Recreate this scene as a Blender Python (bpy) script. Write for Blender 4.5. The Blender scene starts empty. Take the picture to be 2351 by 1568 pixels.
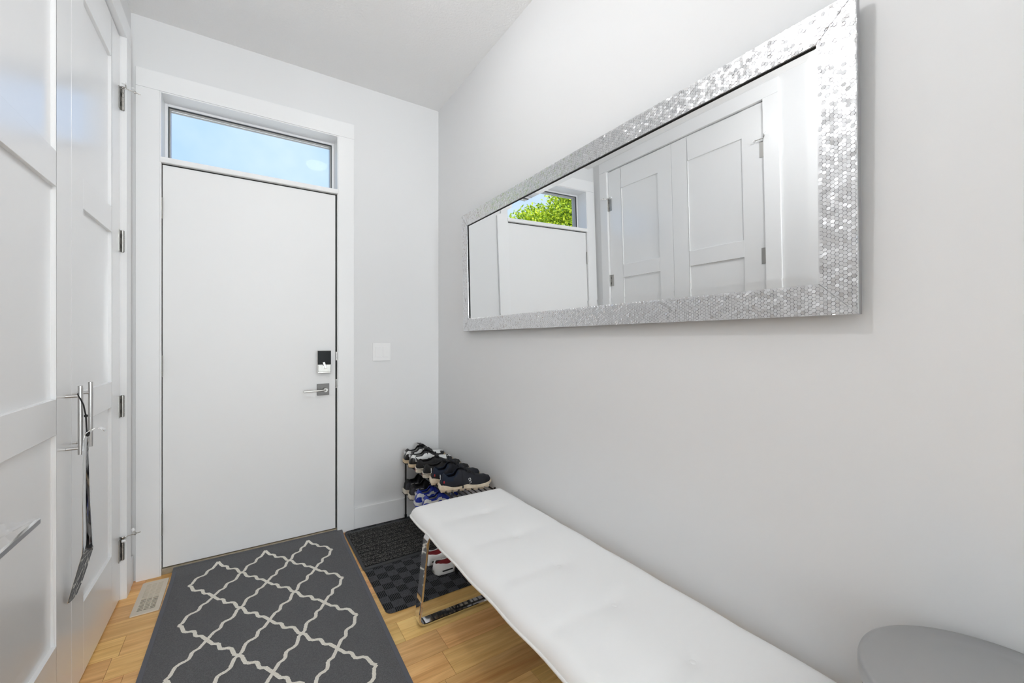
import bpy, bmesh, math, random
from mathutils import Vector, Matrix
PI = math.pi
rnd = random.Random(7)
S = bpy.context.scene
COL = S.collection

# ------------------------------------------------------------------ camera, world, exposure
cam_d = bpy.data.cameras.new('camera')
cam = bpy.data.objects.new('camera', cam_d); COL.objects.link(cam)
F_PX = 947.88
cam_d.sensor_fit = 'HORIZONTAL'; cam_d.sensor_width = 36.0
cam_d.lens = 36.0 * F_PX / 2351.0
cam_d.shift_y = (782.0 - 784.0) / 2351.0
cam_d.clip_start = 0.02; cam_d.clip_end = 200
cam.location = (0, 0, 1.177)
cam.rotation_euler = (PI / 2, 0, -math.radians(32.912))
S.camera = cam

S.view_settings.view_transform = 'Standard'
S.view_settings.look = 'None'
S.view_settings.gamma = 1.0
S.view_settings.use_curve_mapping = False
S.view_settings.exposure = 0.52
S.cycles.use_denoising = True
S.cycles.max_bounces = 14
S.cycles.diffuse_bounces = 8
S.cycles.glossy_bounces = 8
S.cycles.sample_clamp_indirect = 6.0
S.cycles.caustics_reflective = False
S.cycles.caustics_refractive = False

W = bpy.data.worlds.new('sky'); S.world = W; W.use_nodes = True
nt = W.node_tree; nt.nodes.clear()
n_out = nt.nodes.new('ShaderNodeOutputWorld'); n_bg = nt.nodes.new('ShaderNodeBackground')
n_tc = nt.nodes.new('ShaderNodeTexCoord'); n_sep = nt.nodes.new('ShaderNodeSeparateXYZ')
n_ramp = nt.nodes.new('ShaderNodeValToRGB'); n_noise = nt.nodes.new('ShaderNodeTexNoise')
n_mix = nt.nodes.new('ShaderNodeMix'); n_mix.data_type = 'RGBA'; n_cr = nt.nodes.new('ShaderNodeValToRGB')
nt.links.new(n_tc.outputs['Generated'], n_sep.inputs[0]); nt.links.new(n_sep.outputs['Z'], n_ramp.inputs[0])
e = n_ramp.color_ramp.elements
e[0].position = 0.0; e[0].color = (.56, .72, .88, 1); e[1].position = .55; e[1].color = (.30, .50, .86, 1)
m_ = n_ramp.color_ramp.elements.new(.26); m_.color = (.44, .59, .86, 1)
n_noise.inputs['Scale'].default_value = 3.2; n_noise.inputs['Detail'].default_value = 5; n_noise.inputs['Roughness'].default_value = .55
nt.links.new(n_tc.outputs['Generated'], n_noise.inputs['Vector'])
nt.links.new(n_noise.outputs[0], n_cr.inputs[0])
n_cr.color_ramp.elements[0].position = .45; n_cr.color_ramp.elements[0].color = (0, 0, 0, 1)
n_cr.color_ramp.elements[1].position = .8; n_cr.color_ramp.elements[1].color = (.55, .55, .55, 1)
nt.links.new(n_cr.outputs[0], n_mix.inputs['Factor']); nt.links.new(n_ramp.outputs[0], n_mix.inputs['A'])
n_mix.inputs['B'].default_value = (.86, .90, .97, 1)
nt.links.new(n_mix.outputs['Result'], n_bg.inputs['Color']); n_bg.inputs['Strength'].default_value = 1.0
nt.links.new(n_bg.outputs[0], n_out.inputs[0])

sun_d = bpy.data.lights.new('sun', 'SUN'); sun_d.energy = 6.0; sun_d.angle = .01; sun_d.color = (1, .95, .86)
sun = bpy.data.objects.new('sun', sun_d); COL.objects.link(sun)
sun.rotation_euler = Vector((-.55, .65, -.9)).to_track_quat('-Z', 'Y').to_euler()

LAMP_POWER = 88.0      # emission strength of the ceiling lights' diffusers
# daylight added to light the room evenly, set outside an unseen added window
fill_d = bpy.data.lights.new('fill_light', 'AREA'); fill_d.shape = 'RECTANGLE'; fill_d.size = 1.30; fill_d.size_y = 2.10; fill_d.energy = 106; fill_d.color = (.94, .97, 1)
fill = bpy.data.objects.new('fill_light', fill_d); COL.objects.link(fill); fill.location = (.335, -5.76, 1.40); fill.rotation_euler = (PI / 2, 0, 0)
LAMPS = [(.12, .73, 2.777), (.54, 1.60, 2.777), (.33, -1.60, 2.777)]

# ------------------------------------------------------------------ materials
def srgb(r, g, b):
    f = lambda c: (c / 255 / 12.92) if c / 255 <= .04045 else ((c / 255 + .055) / 1.055) ** 2.4
    return (f(r), f(g), f(b), 1)

def mat(name, col, rough=.5, metal=0.0, spec=.5, emit=None, estr=0, aniso=0, bump=None, coat=0, noise=None):
    m = bpy.data.materials.new(name); m.use_nodes = True
    n = m.node_tree; b = n.nodes['Principled BSDF']
    b.inputs['Base Color'].default_value = col if len(col) == 4 else (*col, 1)
    b.inputs['Roughness'].default_value = rough; b.inputs['Metallic'].default_value = metal
    b.inputs['Specular IOR Level'].default_value = spec
    if aniso: b.inputs['Anisotropic'].default_value = aniso
    if coat: b.inputs['Coat Weight'].default_value = coat; b.inputs['Coat Roughness'].default_value = .24
    if emit: b.inputs['Emission Color'].default_value = (*emit, 1); b.inputs['Emission Strength'].default_value = estr
    if bump or noise:
        tc = n.nodes.new('ShaderNodeTexCoord')
    if bump:
        sc, st, dist = bump
        t = n.nodes.new('ShaderNodeTexNoise'); t.inputs['Scale'].default_value = sc; t.inputs['Detail'].default_value = 3
        bp = n.nodes.new('ShaderNodeBump'); bp.inputs['Strength'].default_value = st; bp.inputs['Distance'].default_value = dist
        n.links.new(tc.outputs['Object'], t.inputs['Vector']); n.links.new(t.outputs[0], bp.inputs['Height'])
        n.links.new(bp.outputs[0], b.inputs['Normal'])
    if noise:   # subtle colour variation: (scale, other colour, low, high)
        sc, c2, lo, hi = noise
        t = n.nodes.new('ShaderNodeTexNoise'); t.inputs['Scale'].default_value = sc; t.inputs['Detail'].default_value = 4
        r = n.nodes.new('ShaderNodeMapRange'); r.inputs[1].default_value = lo; r.inputs[2].default_value = hi
        x = n.nodes.new('ShaderNodeMix'); x.data_type = 'RGBA'
        x.inputs['A'].default_value = col if len(col) == 4 else (*col, 1); x.inputs['B'].default_value = c2 if len(c2) == 4 else (*c2, 1)
        n.links.new(tc.outputs['Object'], t.inputs['Vector']); n.links.new(t.outputs[0], r.inputs[0])
        n.links.new(r.outputs[0], x.inputs['Factor']); n.links.new(x.outputs['Result'], b.inputs['Base Color'])
    return m

M = {}
M['wall'] = mat('wall_paint', (.765, .767, .770), .62, bump=(160, .08, .001))
M['ceiling'] = mat('ceiling_texture', (.89, .89, .89), .9, bump=(90, .55, .004))
M['trim'] = mat('trim_paint', (.86, .862, .865), .28, bump=(60, .05, .0006))
M['door'] = mat('door_paint', (.85, .85, .85), .45, bump=(70, .06, .0006))
M['closet'] = mat('closet_door_paint', (.86, .862, .865), .26, spec=.9, coat=.6, bump=(30, .06, .0006))
M['dark'] = mat('black_gap', (.006, .006, .006), .8)
M['rubber'] = mat('black_rubber', (.012, .012, .013), .55)
M['nickel'] = mat('satin_nickel', (.40, .39, .37), .36, 1)
M['steel'] = mat('brushed_steel', (.58, .57, .56), .30, 1, aniso=.5)
M['chrome'] = mat('chrome', (.80, .80, .80), .05, 1)
M['chrome_dull'] = mat('dull_chrome', (.60, .58, .55), .12, 1)
M['mirror'] = mat('mirror_silver', (.90, .91, .915), .0, 1)
M['silver'] = mat('silver_tile', (.76, .76, .77), .27, 1)
M['silver_side'] = mat('silver_edge', (.40, .40, .41), .42, 1)
M['black_gloss'] = mat('black_gloss', (.004, .005, .005), .22, spec=.15)
M['plastic'] = mat('white_plastic', (.86, .86, .86), .3)
M['vinyl'] = mat('window_vinyl', (.86, .86, .87), .3)
M['gasket'] = mat('window_gasket', (.05, .06, .065), .5)
M['bead'] = mat('window_bead', (.42, .41, .39), .35)
M['threshold'] = mat('threshold', srgb(160, 148, 128), .5, noise=(30, srgb(140, 128, 104), .4, .7))
M['leather'] = mat('white_leather', (.90, .90, .895), .42, bump=(220, .12, .0006))
M['leather_pipe'] = mat('white_piping', (.84, .835, .82), .4)
M['vent'] = mat('beige_metal', srgb(214, 203, 186), .42)
M['vent_shut'] = mat('beige_damper', srgb(200, 188, 170), .5)
M['vent_dark'] = mat('vent_duct_shade', srgb(62, 52, 42), .7)
M['rack'] = mat('black_metal', (.008, .008, .009), .35)
M['rack_fabric'] = mat('rack_fabric', (.035, .036, .04), .85)
M['sh_black'] = mat('black_suede', (.007, .007, .008), .75, bump=(300, .3, .0005))
M['sh_blackleather'] = mat('black_leather', (.008, .008, .009), .38)
M['sh_white'] = mat('white_shoe_leather', (.74, .75, .74), .4)
M['sh_cream'] = mat('cream_rubber', srgb(226, 212, 190), .6, noise=(25, srgb(200, 182, 155), .45, .75))
M['sh_tan'] = mat('tan_rubber', srgb(212, 190, 155), .6)
M['sh_ivory'] = mat('ivory_rubber', srgb(222, 214, 198), .55, noise=(30, srgb(150, 135, 115), .5, .85))
M['sh_navy'] = mat('navy_knit', (.0035, .0045, .010), .75, bump=(400, .4, .0006))
M['sh_navy2'] = mat('navy_collar', (.011, .017, .032), .85, spec=.3)
M['sh_blue'] = mat('royal_blue_leather', (.012, .035, .36), .35)
M['sh_bluesatin'] = mat('dark_blue_lining', (.008, .012, .06), .5)
M['sh_grey'] = mat('charcoal_suede', (.045, .045, .055), .8)
M['sh_red'] = mat('red_rubber', (.36, .012, .02), .5)
M['sh_darkred'] = mat('dark_red_lining', (.20, .006, .010), .55)
M['clog'] = mat('white_clog_foam', (.80, .79, .77), .45)
M['lace'] = mat('black_lace', (.01, .01, .011), .8)
M['lace_grey'] = mat('grey_lace', (.28, .30, .33), .7)
M['print_white'] = mat('white_print', (.85, .85, .85), .5)
M['bin'] = mat('bin_steel', (.43, .43, .43), .42, .85, aniso=.3)
M['lamp'] = mat('lamp_diffuser', (.9, .9, .9), .5, emit=(.985, .992, 1), estr=LAMP_POWER)
M['lamp_flush'] = mat('flush_lamp_diffuser', (.9, .9, .9), .5, emit=(.985, .992, 1), estr=LAMP_POWER * .20)
M['added_carpet'] = mat('bounce_carpet', (.62, .625, .63), .95, bump=(300, .5, .002))
M['rose'] = mat('lever_rose_nickel', (.16, .155, .15), .42, .5)
M['bark'] = mat('bark', (.10, .07, .05), .9)
M['bounce_slab'] = mat('bounce_concrete', (.66, .65, .63), .9, noise=(4, (.44, .43, .41), .3, .7))
M['siding'] = mat('siding', (.5, .5, .5), .8)
M['rug_binding'] = mat('rug_binding', srgb(98, 99, 106), .9, bump=(500, .5, .001))

def glass_mat():
    m = bpy.data.materials.new('window_glass'); m.use_nodes = True; n = m.node_tree
    for x in list(n.nodes): n.nodes.remove(x)
    o = n.nodes.new('ShaderNodeOutputMaterial'); mx = n.nodes.new('ShaderNodeMixShader')
    tr = n.nodes.new('ShaderNodeBsdfTransparent'); gl = n.nodes.new('ShaderNodeBsdfGlossy'); fr = n.nodes.new('ShaderNodeFresnel')
    tr.inputs[0].default_value = (.97, .985, .98, 1); gl.inputs['Roughness'].default_value = 0.01; fr.inputs[0].default_value = 1.10
    n.links.new(fr.outputs[0], mx.inputs[0]); n.links.new(tr.outputs[0], mx.inputs[1]); n.links.new(gl.outputs[0], mx.inputs[2])
    n.links.new(mx.outputs[0], o.inputs[0]); return m
M['glass'] = glass_mat()

def wood_mat():
    m = bpy.data.materials.new('oak_planks'); m.use_nodes = True; n = m.node_tree; b = n.nodes['Principled BSDF']
    at = n.nodes.new('ShaderNodeAttribute'); at.attribute_name = 'plank'
    tc = n.nodes.new('ShaderNodeTexCoord'); add = n.nodes.new('ShaderNodeVectorMath'); add.operation = 'ADD'
    scl = n.nodes.new('ShaderNodeVectorMath'); scl.operation = 'MULTIPLY'; scl.inputs[1].default_value = (17, 31, 9)
    n.links.new(at.outputs['Vector'], scl.inputs[0]); n.links.new(tc.outputs['Object'], add.inputs[0]); n.links.new(scl.outputs[0], add.inputs[1])
    mp = n.nodes.new('ShaderNodeMapping'); mp.inputs['Scale'].default_value = (1.6, 22, 1)
    n.links.new(add.outputs[0], mp.inputs[0])
    g = n.nodes.new('ShaderNodeTexNoise'); g.inputs['Scale'].default_value = 1.6; g.inputs['Detail'].default_value = 6; g.inputs['Distortion'].default_value = .9
    n.links.new(mp.outputs[0], g.inputs['Vector'])
    mp2 = n.nodes.new('ShaderNodeMapping'); mp2.inputs['Scale'].default_value = (6, 130, 1); n.links.new(add.outputs[0], mp2.inputs[0])
    g2 = n.nodes.new('ShaderNodeTexNoise'); g2.inputs['Scale'].default_value = 2; g2.inputs['Detail'].default_value = 3
    n.links.new(mp2.outputs[0], g2.inputs['Vector'])
    r = n.nodes.new('ShaderNodeValToRGB'); el = r.color_ramp.elements
    el[0].position = .28; el[0].color = srgb(208, 154, 88); el[1].position = .66; el[1].color = srgb(240, 197, 128)
    n.links.new(g.outputs[0], r.inputs[0])
    mx = n.nodes.new('ShaderNodeMix'); mx.data_type = 'RGBA'; mx.blend_type = 'MULTIPLY'; mx.inputs['Factor'].default_value = .35
    rr = n.nodes.new('ShaderNodeMapRange'); rr.inputs[1].default_value = .3; rr.inputs[2].default_value = .65; rr.inputs[3].default_value = .72; rr.inputs[4].default_value = 1.0
    n.links.new(g2.outputs[0], rr.inputs[0]); n.links.new(r.outputs[0], mx.inputs['A']); n.links.new(rr.outputs[0], mx.inputs['B'])
    sep = n.nodes.new('ShaderNodeSeparateXYZ'); n.links.new(at.outputs['Vector'], sep.inputs[0])
    # plank tone
    mr = n.nodes.new('ShaderNodeMapRange'); mr.inputs[3].default_value = .95; mr.inputs[4].default_value = 1.25
    n.links.new(sep.outputs[0], mr.inputs[0])
    m2 = n.nodes.new('ShaderNodeVectorMath'); m2.operation = 'SCALE'
    n.links.new(mx.outputs['Result'], m2.inputs[0]); n.links.new(mr.outputs[0], m2.inputs['Scale'])
    hs = n.nodes.new('ShaderNodeHueSaturation'); mh = n.nodes.new('ShaderNodeMapRange'); mh.inputs[3].default_value = .485; mh.inputs[4].default_value = .51
    n.links.new(sep.outputs[1], mh.inputs[0]); n.links.new(mh.outputs[0], hs.inputs['Hue']); n.links.new(m2.outputs[0], hs.inputs['Color'])
    # knots
    v = n.nodes.new('ShaderNodeTexVoronoi'); v.inputs['Scale'].default_value = 3.1; n.links.new(add.outputs[0], v.inputs['Vector'])
    kr = n.nodes.new('ShaderNodeMapRange'); kr.inputs[1].default_value = .018; kr.inputs[2].default_value = .05; n.links.new(v.outputs['Distance'], kr.inputs[0])
    mk = n.nodes.new('ShaderNodeMix'); mk.data_type = 'RGBA'; mk.inputs['A'].default_value = srgb(70, 40, 18)
    n.links.new(kr.outputs[0], mk.inputs['Factor']); n.links.new(hs.outputs[0], mk.inputs['B'])
    n.links.new(mk.outputs['Result'], b.inputs['Base Color'])
    b.inputs['Roughness'].default_value = .38; b.inputs['Specular IOR Level'].default_value = .4
    bp = n.nodes.new('ShaderNodeBump'); bp.inputs['Strength'].default_value = .15; bp.inputs['Distance'].default_value = .001
    n.links.new(g2.outputs[0], bp.inputs['Height']); n.links.new(bp.outputs[0], b.inputs['Normal'])
    return m
M['wood'] = wood_mat()

def speckle(name, c1, c2, scale, rough=.95, bump=.6, dist=.002, lo=.4, hi=.62):
    m = mat(name, c1, rough, spec=.15, noise=(scale, c2, lo, hi), bump=(scale * .8, bump, dist)); return m
M['rug_base'] = speckle('rug_charcoal', srgb(92, 92, 93), srgb(110, 110, 112), 420, dist=.001)
M['rug_line'] = speckle('rug_ivory', srgb(244, 240, 230), srgb(226, 220, 208), 300, dist=.001)
M['mat_pile'] = speckle('mat_pile', srgb(30, 30, 31), srgb(128, 126, 122), 260, lo=.48, hi=.68, bump=1.0, dist=.004)
M['mat_groove'] = speckle('mat_groove', srgb(24, 24, 25), srgb(62, 61, 60), 260, lo=.45, hi=.7)
M['mat_rubber'] = mat('mat_rubber_border', srgb(52, 53, 55), .6)

def checker_mat():
    m = bpy.data.materials.new('mat_basketweave'); m.use_nodes = True; n = m.node_tree; b = n.nodes['Principled BSDF']
    tc = n.nodes.new('ShaderNodeTexCoord'); ck = n.nodes.new('ShaderNodeTexChecker'); ck.inputs['Scale'].default_value = 20
    mpc = n.nodes.new('ShaderNodeMapping'); mpc.inputs['Location'].default_value = (0, 0, .011); n.links.new(tc.outputs['Object'], mpc.inputs[0])
    n.links.new(mpc.outputs[0], ck.inputs[0])
    w = n.nodes.new('ShaderNodeTexWave'); w.bands_direction = 'X'; w.inputs['Scale'].default_value = 42; w.inputs['Distortion'].default_value = .6
    n.links.new(tc.outputs['Object'], w.inputs['Vector'])
    w2 = n.nodes.new('ShaderNodeTexNoise'); w2.inputs['Scale'].default_value = 350; n.links.new(tc.outputs['Object'], w2.inputs['Vector'])
    wr = n.nodes.new('ShaderNodeValToRGB'); wr.color_ramp.elements[0].position = .38; wr.color_ramp.elements[0].color = srgb(14, 14, 15)
    wr.color_ramp.elements[1].position = .62; wr.color_ramp.elements[1].color = srgb(70, 71, 74); n.links.new(w.outputs[0], wr.inputs[0])
    fl = n.nodes.new('ShaderNodeValToRGB'); fl.color_ramp.elements[0].position = .35; fl.color_ramp.elements[0].color = srgb(48, 49, 52)
    fl.color_ramp.elements[1].position = .65; fl.color_ramp.elements[1].color = srgb(88, 89, 93); n.links.new(w2.outputs[0], fl.inputs[0])
    mx = n.nodes.new('ShaderNodeMix'); mx.data_type = 'RGBA'
    n.links.new(ck.outputs['Fac'], mx.inputs['Factor']); n.links.new(wr.outputs[0], mx.inputs['A']); n.links.new(fl.outputs[0], mx.inputs['B'])
    n.links.new(mx.outputs['Result'], b.inputs['Base Color']); b.inputs['Roughness'].default_value = .95; b.inputs['Specular IOR Level'].default_value = .15
    bp = n.nodes.new('ShaderNodeBump'); bp.inputs['Strength'].default_value = .7; bp.inputs['Distance'].default_value = .003
    n.links.new(mx.outputs['Result'], bp.inputs['Height']); n.links.new(bp.outputs[0], b.inputs['Normal'])
    return m
M['mat_weave'] = checker_mat()

def leaf_mat():
    m = bpy.data.materials.new('tree_leaves'); m.use_nodes = True; n = m.node_tree; b = n.nodes['Principled BSDF']
    at = n.nodes.new('ShaderNodeAttribute'); at.attribute_name = 'leaf'; r = n.nodes.new('ShaderNodeValToRGB'); el = r.color_ramp.elements
    el[0].position = 0; el[0].color = (.09, .20, .03, 1); el[1].position = 1; el[1].color = (.62, .70, .05, 1)
    x = el.new(.45); x.color = (.36, .50, .03, 1); x = el.new(.9); x.color = (.55, .62, .04, 1)
    n.links.new(at.outputs['Fac'], r.inputs[0]); n.links.new(r.outputs[0], b.inputs['Base Color']); b.inputs['Roughness'].default_value = .55
    tl = n.nodes.new('ShaderNodeBsdfTranslucent'); n.links.new(r.outputs[0], tl.inputs[0])
    ms = n.nodes.new('ShaderNodeMixShader'); ms.inputs[0].default_value = .4
    n.links.new(b.outputs[0], ms.inputs[1]); n.links.new(tl.outputs[0], ms.inputs[2]); n.links.new(ms.outputs[0], n.nodes['Material Output'].inputs[0])
    return m
M['leaf'] = leaf_mat()

# ------------------------------------------------------------------ mesh helpers
def obj(name, bm, m, parent=None, smooth=False, bevel=0, sub=0, loc=None, solid=0):
    me = bpy.data.meshes.new(name)
    bmesh.ops.recalc_face_normals(bm, faces=bm.faces)
    bm.to_mesh(me); bm.free()
    for x in (m if isinstance(m, (list, tuple)) else [m]): me.materials.append(M[x] if isinstance(x, str) else x)
    if smooth: me.shade_smooth()
    o = bpy.data.objects.new(name, me); COL.objects.link(o)
    if parent: o.parent = parent
    if loc: o.location = loc
    if solid:
        s = o.modifiers.new('thickness', 'SOLIDIFY'); s.thickness = solid; s.offset = -1
    if bevel:
        b = o.modifiers.new('bevel', 'BEVEL'); b.width = bevel; b.segments = 2; b.limit_method = 'ANGLE'; b.angle_limit = math.radians(40)
    if sub:
        s = o.modifiers.new('subdivide', 'SUBSURF'); s.levels = sub; s.render_levels = sub
    return o
def tag(o, label=None, cat=None, group=None, kind=None):
    if label: o['label'] = label
    if cat: o['category'] = cat
    if group: o['group'] = group
    if kind: o['kind'] = kind
    return o
def empty(name, loc=(0, 0, 0), rz=0, **k):
    o = bpy.data.objects.new(name, None); COL.objects.link(o); o.location = loc; o.rotation_euler = (0, 0, rz); o.empty_display_size = .05
    return tag(o, **k)
def B(): return bmesh.new()
def box(bm, x0, x1, y0, y1, z0, z1, mi=0, mt=None):
    vs = [bm.verts.new(p) for p in [(x0, y0, z0), (x1, y0, z0), (x1, y1, z0), (x0, y1, z0), (x0, y0, z1), (x1, y0, z1), (x1, y1, z1), (x0, y1, z1)]]
    if mt:
        for v in vs: v.co = mt @ v.co
    fs = [bm.faces.new([vs[i] for i in f]) for f in [(0, 3, 2, 1), (4, 5, 6, 7), (0, 1, 5, 4), (1, 2, 6, 5), (2, 3, 7, 6), (3, 0, 4, 7)]]
    for f in fs: f.material_index = mi
    return fs
def BX(*a, **k):
    bm = B(); box(bm, *a, **k); return bm
def frame_of(d):
    d = Vector(d).normalized(); a = Vector((0, 0, 1)) if abs(d.z) < .9 else Vector((1, 0, 0))
    u = d.cross(a).normalized(); v = u.cross(d).normalized(); return u, v
def tube(bm, pts, r, n=12, closed=False, mi=0, caps=True, radii=None):
    pts = [Vector(p) for p in pts]; rings = []; u = None
    N = len(pts)
    for i, p in enumerate(pts):
        if closed: d = (pts[(i + 1) % N] - pts[i - 1])
        else: d = pts[min(i + 1, N - 1)] - pts[max(i - 1, 0)]
        d.normalize()
        if u is None: u, v = frame_of(d)
        else:
            u = (u - d * u.dot(d)).normalized(); v = d.cross(u).normalized() * -1
            v = u.cross(d).normalized()
        rr = radii[i] if radii else r
        rings.append([bm.verts.new(p + (u * math.cos(2 * PI * k / n) + v * math.sin(2 * PI * k / n)) * rr) for k in range(n)])
    for i in range(N if closed else N - 1):
        a, b = rings[i], rings[(i + 1) % N]
        for k in range(n):
            f = bm.faces.new([a[k], a[(k + 1) % n], b[(k + 1) % n], b[k]]); f.material_index = mi; f.smooth = True
    if caps and not closed:
        for rg in (rings[0], list(reversed(rings[-1]))): bm.faces.new([bm.verts.new(v.co) for v in rg]).material_index = mi
def cyl(bm, p0, p1, r, n=20, mi=0): tube(bm, [p0, p1], r, n, mi=mi)
def lathe(bm, prof, c=(0, 0, 0), n=64, mi=0, sx=1, sy=1):
    c = Vector(c); rings = []
    for r, z in prof:
        if r < 1e-6: rings.append([bm.verts.new(c + Vector((0, 0, z)))])
        else: rings.append([bm.verts.new(c + Vector((r * sx * math.cos(2 * PI * k / n), r * sy * math.sin(2 * PI * k / n), z))) for k in range(n)])
    for a, b in zip(rings, rings[1:]):
        for k in range(n):
            k2 = (k + 1) % n
            if len(a) == 1 and len(b) == 1: continue
            if len(a) == 1: f = bm.faces.new([a[0], b[k], b[k2]])
            elif len(b) == 1: f = bm.faces.new([a[k], a[k2], b[0]])
            else: f = bm.faces.new([a[k], a[k2], b[k2], b[k]])
            f.material_index = mi; f.smooth = True
def prism(bm, poly, z0, z1, mi=0, mt=None):
    a = [bm.verts.new((x, y, z0)) for x, y in poly]; b = [bm.verts.new((x, y, z1)) for x, y in poly]
    if mt:
        for v in a + b: v.co = mt @ v.co
    n = len(poly); fs = []
    for k in range(n): fs.append(bm.faces.new([a[k], a[(k + 1) % n], b[(k + 1) % n], b[k]]))
    fs.append(bm.faces.new(list(reversed(a)))); fs.append(bm.faces.new(b))
    for f in fs: f.material_index = mi
    return fs
def rrect(x0, x1, y0, y1, r, n=6):
    P = []
    for cx, cy, a0 in [(x1 - r, y0 + r, -90), (x1 - r, y1 - r, 0), (x0 + r, y1 - r, 90), (x0 + r, y0 + r, 180)]:
        for k in range(n + 1):
            a = math.radians(a0 + 90 * k / n); P.append((cx + r * math.cos(a), cy + r * math.sin(a)))
    return P
def sweep_bar(bm, path, half_w, th, axis, closed=False):
    """flat bar: path of points in a plane, axis = width direction, th = thickness in plane"""
    ax = Vector(axis).normalized(); pts = [Vector(p) for p in path]; N = len(pts); rings = []
    for i, p in enumerate(pts):
        d = (pts[(i + 1) % N] - pts[i - 1]) if closed else pts[min(i + 1, N - 1)] - pts[max(i - 1, 0)]
        d.normalize(); nn = d.cross(ax).normalized()
        b = th * .2
        cs = [(-half_w + b, -th / 2), (half_w - b, -th / 2), (half_w, -th / 2 + b), (half_w, th / 2 - b), (half_w - b, th / 2), (-half_w + b, th / 2), (-half_w, th / 2 - b), (-half_w, -th / 2 + b)]
        rings.append([bm.verts.new(p + ax * a + nn * q) for a, q in cs])
    for i in range(N if closed else N - 1):
        a, b = rings[i], rings[(i + 1) % N]; n = len(a)
        for k in range(n): bm.faces.new([a[k], a[(k + 1) % n], b[(k + 1) % n], b[k]])
    if not closed: bm.faces.new(rings[0]); bm.faces.new(list(reversed(rings[-1])))
def fillet(pts, r, n=8, closed=True):
    P = [Vector(p) for p in pts]; N = len(P); out = []
    for i in range(N):
        if not closed and i in (0, N - 1): out.append(P[i]); continue
        a, b, c = P[i - 1], P[i], P[(i + 1) % N]
        d1 = (a - b).normalized(); d2 = (c - b).normalized(); ang = d1.angle(d2); t = r / math.tan(ang / 2)
        p1 = b + d1 * t; p2 = b + d2 * t; cc = b + (d1 + d2).normalized() * (r / math.sin(ang / 2))
        v1 = p1 - cc; v2 = p2 - cc; tot = v1.angle(v2)
        for k in range(n + 1):
            s_ = k / n; out.append(cc + (v1 * math.sin((1 - s_) * tot) + v2 * math.sin(s_ * tot)) / math.sin(tot))
    return out
def text_obj(name, body, size, m, parent, mtx, extrude=.0004, bold=0):
    cu = bpy.data.curves.new(name, 'FONT'); cu.body = body; cu.size = size; cu.extrude = extrude; cu.offset = bold
    cu.align_x = 'CENTER'; cu.align_y = 'CENTER'; cu.resolution_u = 3
    t = bpy.data.objects.new(name, cu); COL.objects.link(t)
    dg = bpy.context.evaluated_depsgraph_get(); me = bpy.data.meshes.new_from_object(t.evaluated_get(dg))
    bpy.data.objects.remove(t); me.name = name; me.materials.clear(); me.materials.append(M[m])
    o = bpy.data.objects.new(name, me); COL.objects.link(o); o.parent = parent; o.matrix_local = mtx
    return o
def copy_tree(o, parent=None):
    c = o.copy(); COL.objects.link(c); c.parent = parent
    for ch in list(o.children):
        copy_tree(ch, c)
    return c

# ------------------------------------------------------------------ room constants
XR, D, ZC = 1.135, 2.70, 2.777      # right wall, back wall, ceiling
XL = -.466                           # left wall
YF = -5.6                            # wall behind the camera
XLH = -.466

def struct(name, bm, m, **k):
    o = obj(name, bm, m, **k); o['kind'] = 'structure'; return o

# floor of individual planks (one surface)
def build_floor():
    bm = B(); lay = bm.faces.layers.float_vector.new('plank')
    y = 1.8375 - .127 * 60; rr = random.Random(3)
    forced = {2.092: [-.396], 1.838: [-.358], 1.584: [.530], 1.330: [.627]}
    while y < D + .3:
        y1 = y + .127
        js = []
        for kf, v in forced.items():
            if abs(kf - y) < .02: js = list(v)
        lo, hi = -1.3, 1.3
        cuts = [lo]
        x = lo + rr.uniform(.15, .8)
        while x < hi:
            if all(abs(x - j) > .35 for j in js): cuts.append(x)
            x += rr.uniform(.55, 1.1)
        cuts += js + [hi]; cuts.sort()
        for a, b in zip(cuts, cuts[1:]):
            g = .0006
            fs = box(bm, a + g, b - g, y + g, y1 - g, -.012, 0)
            tone = rr.random(); hue = rr.random()
            if abs(y - 1.584) < .02 and a > .5: tone = .98
            for f in fs: f[lay] = (tone, hue, rr.random())
        y = y1
    for f in box(bm, -1.3, 1.3, y - .127 * 62, y, -.05, -.010, mi=1): pass
    o = struct('floor', bm, ['wood', 'dark'])
build_floor()

struct('floor', BX(-1.2, XR, YF, -1.0, .0005, .010), 'added_carpet')  # unseen grey carpet, added to keep bounced floor light neutral
# ceiling
struct('ceiling', BX(-1.25, XR + .1, YF - .1, D + .12, ZC, ZC + .1), 'ceiling')
# right wall, wall behind camera
struct('wall_right', BX(XR, XR + .12, YF - .1, D + .12, -.03, ZC), 'wall')
bm = B(); box(bm, -1.25, -.315, YF - .1, YF, -.03, ZC); box(bm, .985, XR, YF - .1, YF, -.03, ZC); box(bm, -.315, .985, YF - .1, YF, -.03, .35); box(bm, -.315, .985, YF - .1, YF, 2.45, ZC)
struct('wall_front', bm, 'wall')

# back wall with opening for door + transom
OX0, OX1, OZ1 = -.3565, .4785, 2.4235
bm = B()
box(bm, -1.25, OX0, D, D + .16, -.03, ZC); box(bm, OX1, XR + .1, D, D + .16, -.03, ZC); box(bm, OX0, OX1, D, D + .16, OZ1, ZC)
struct('wall_back', bm, 'wall')

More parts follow.
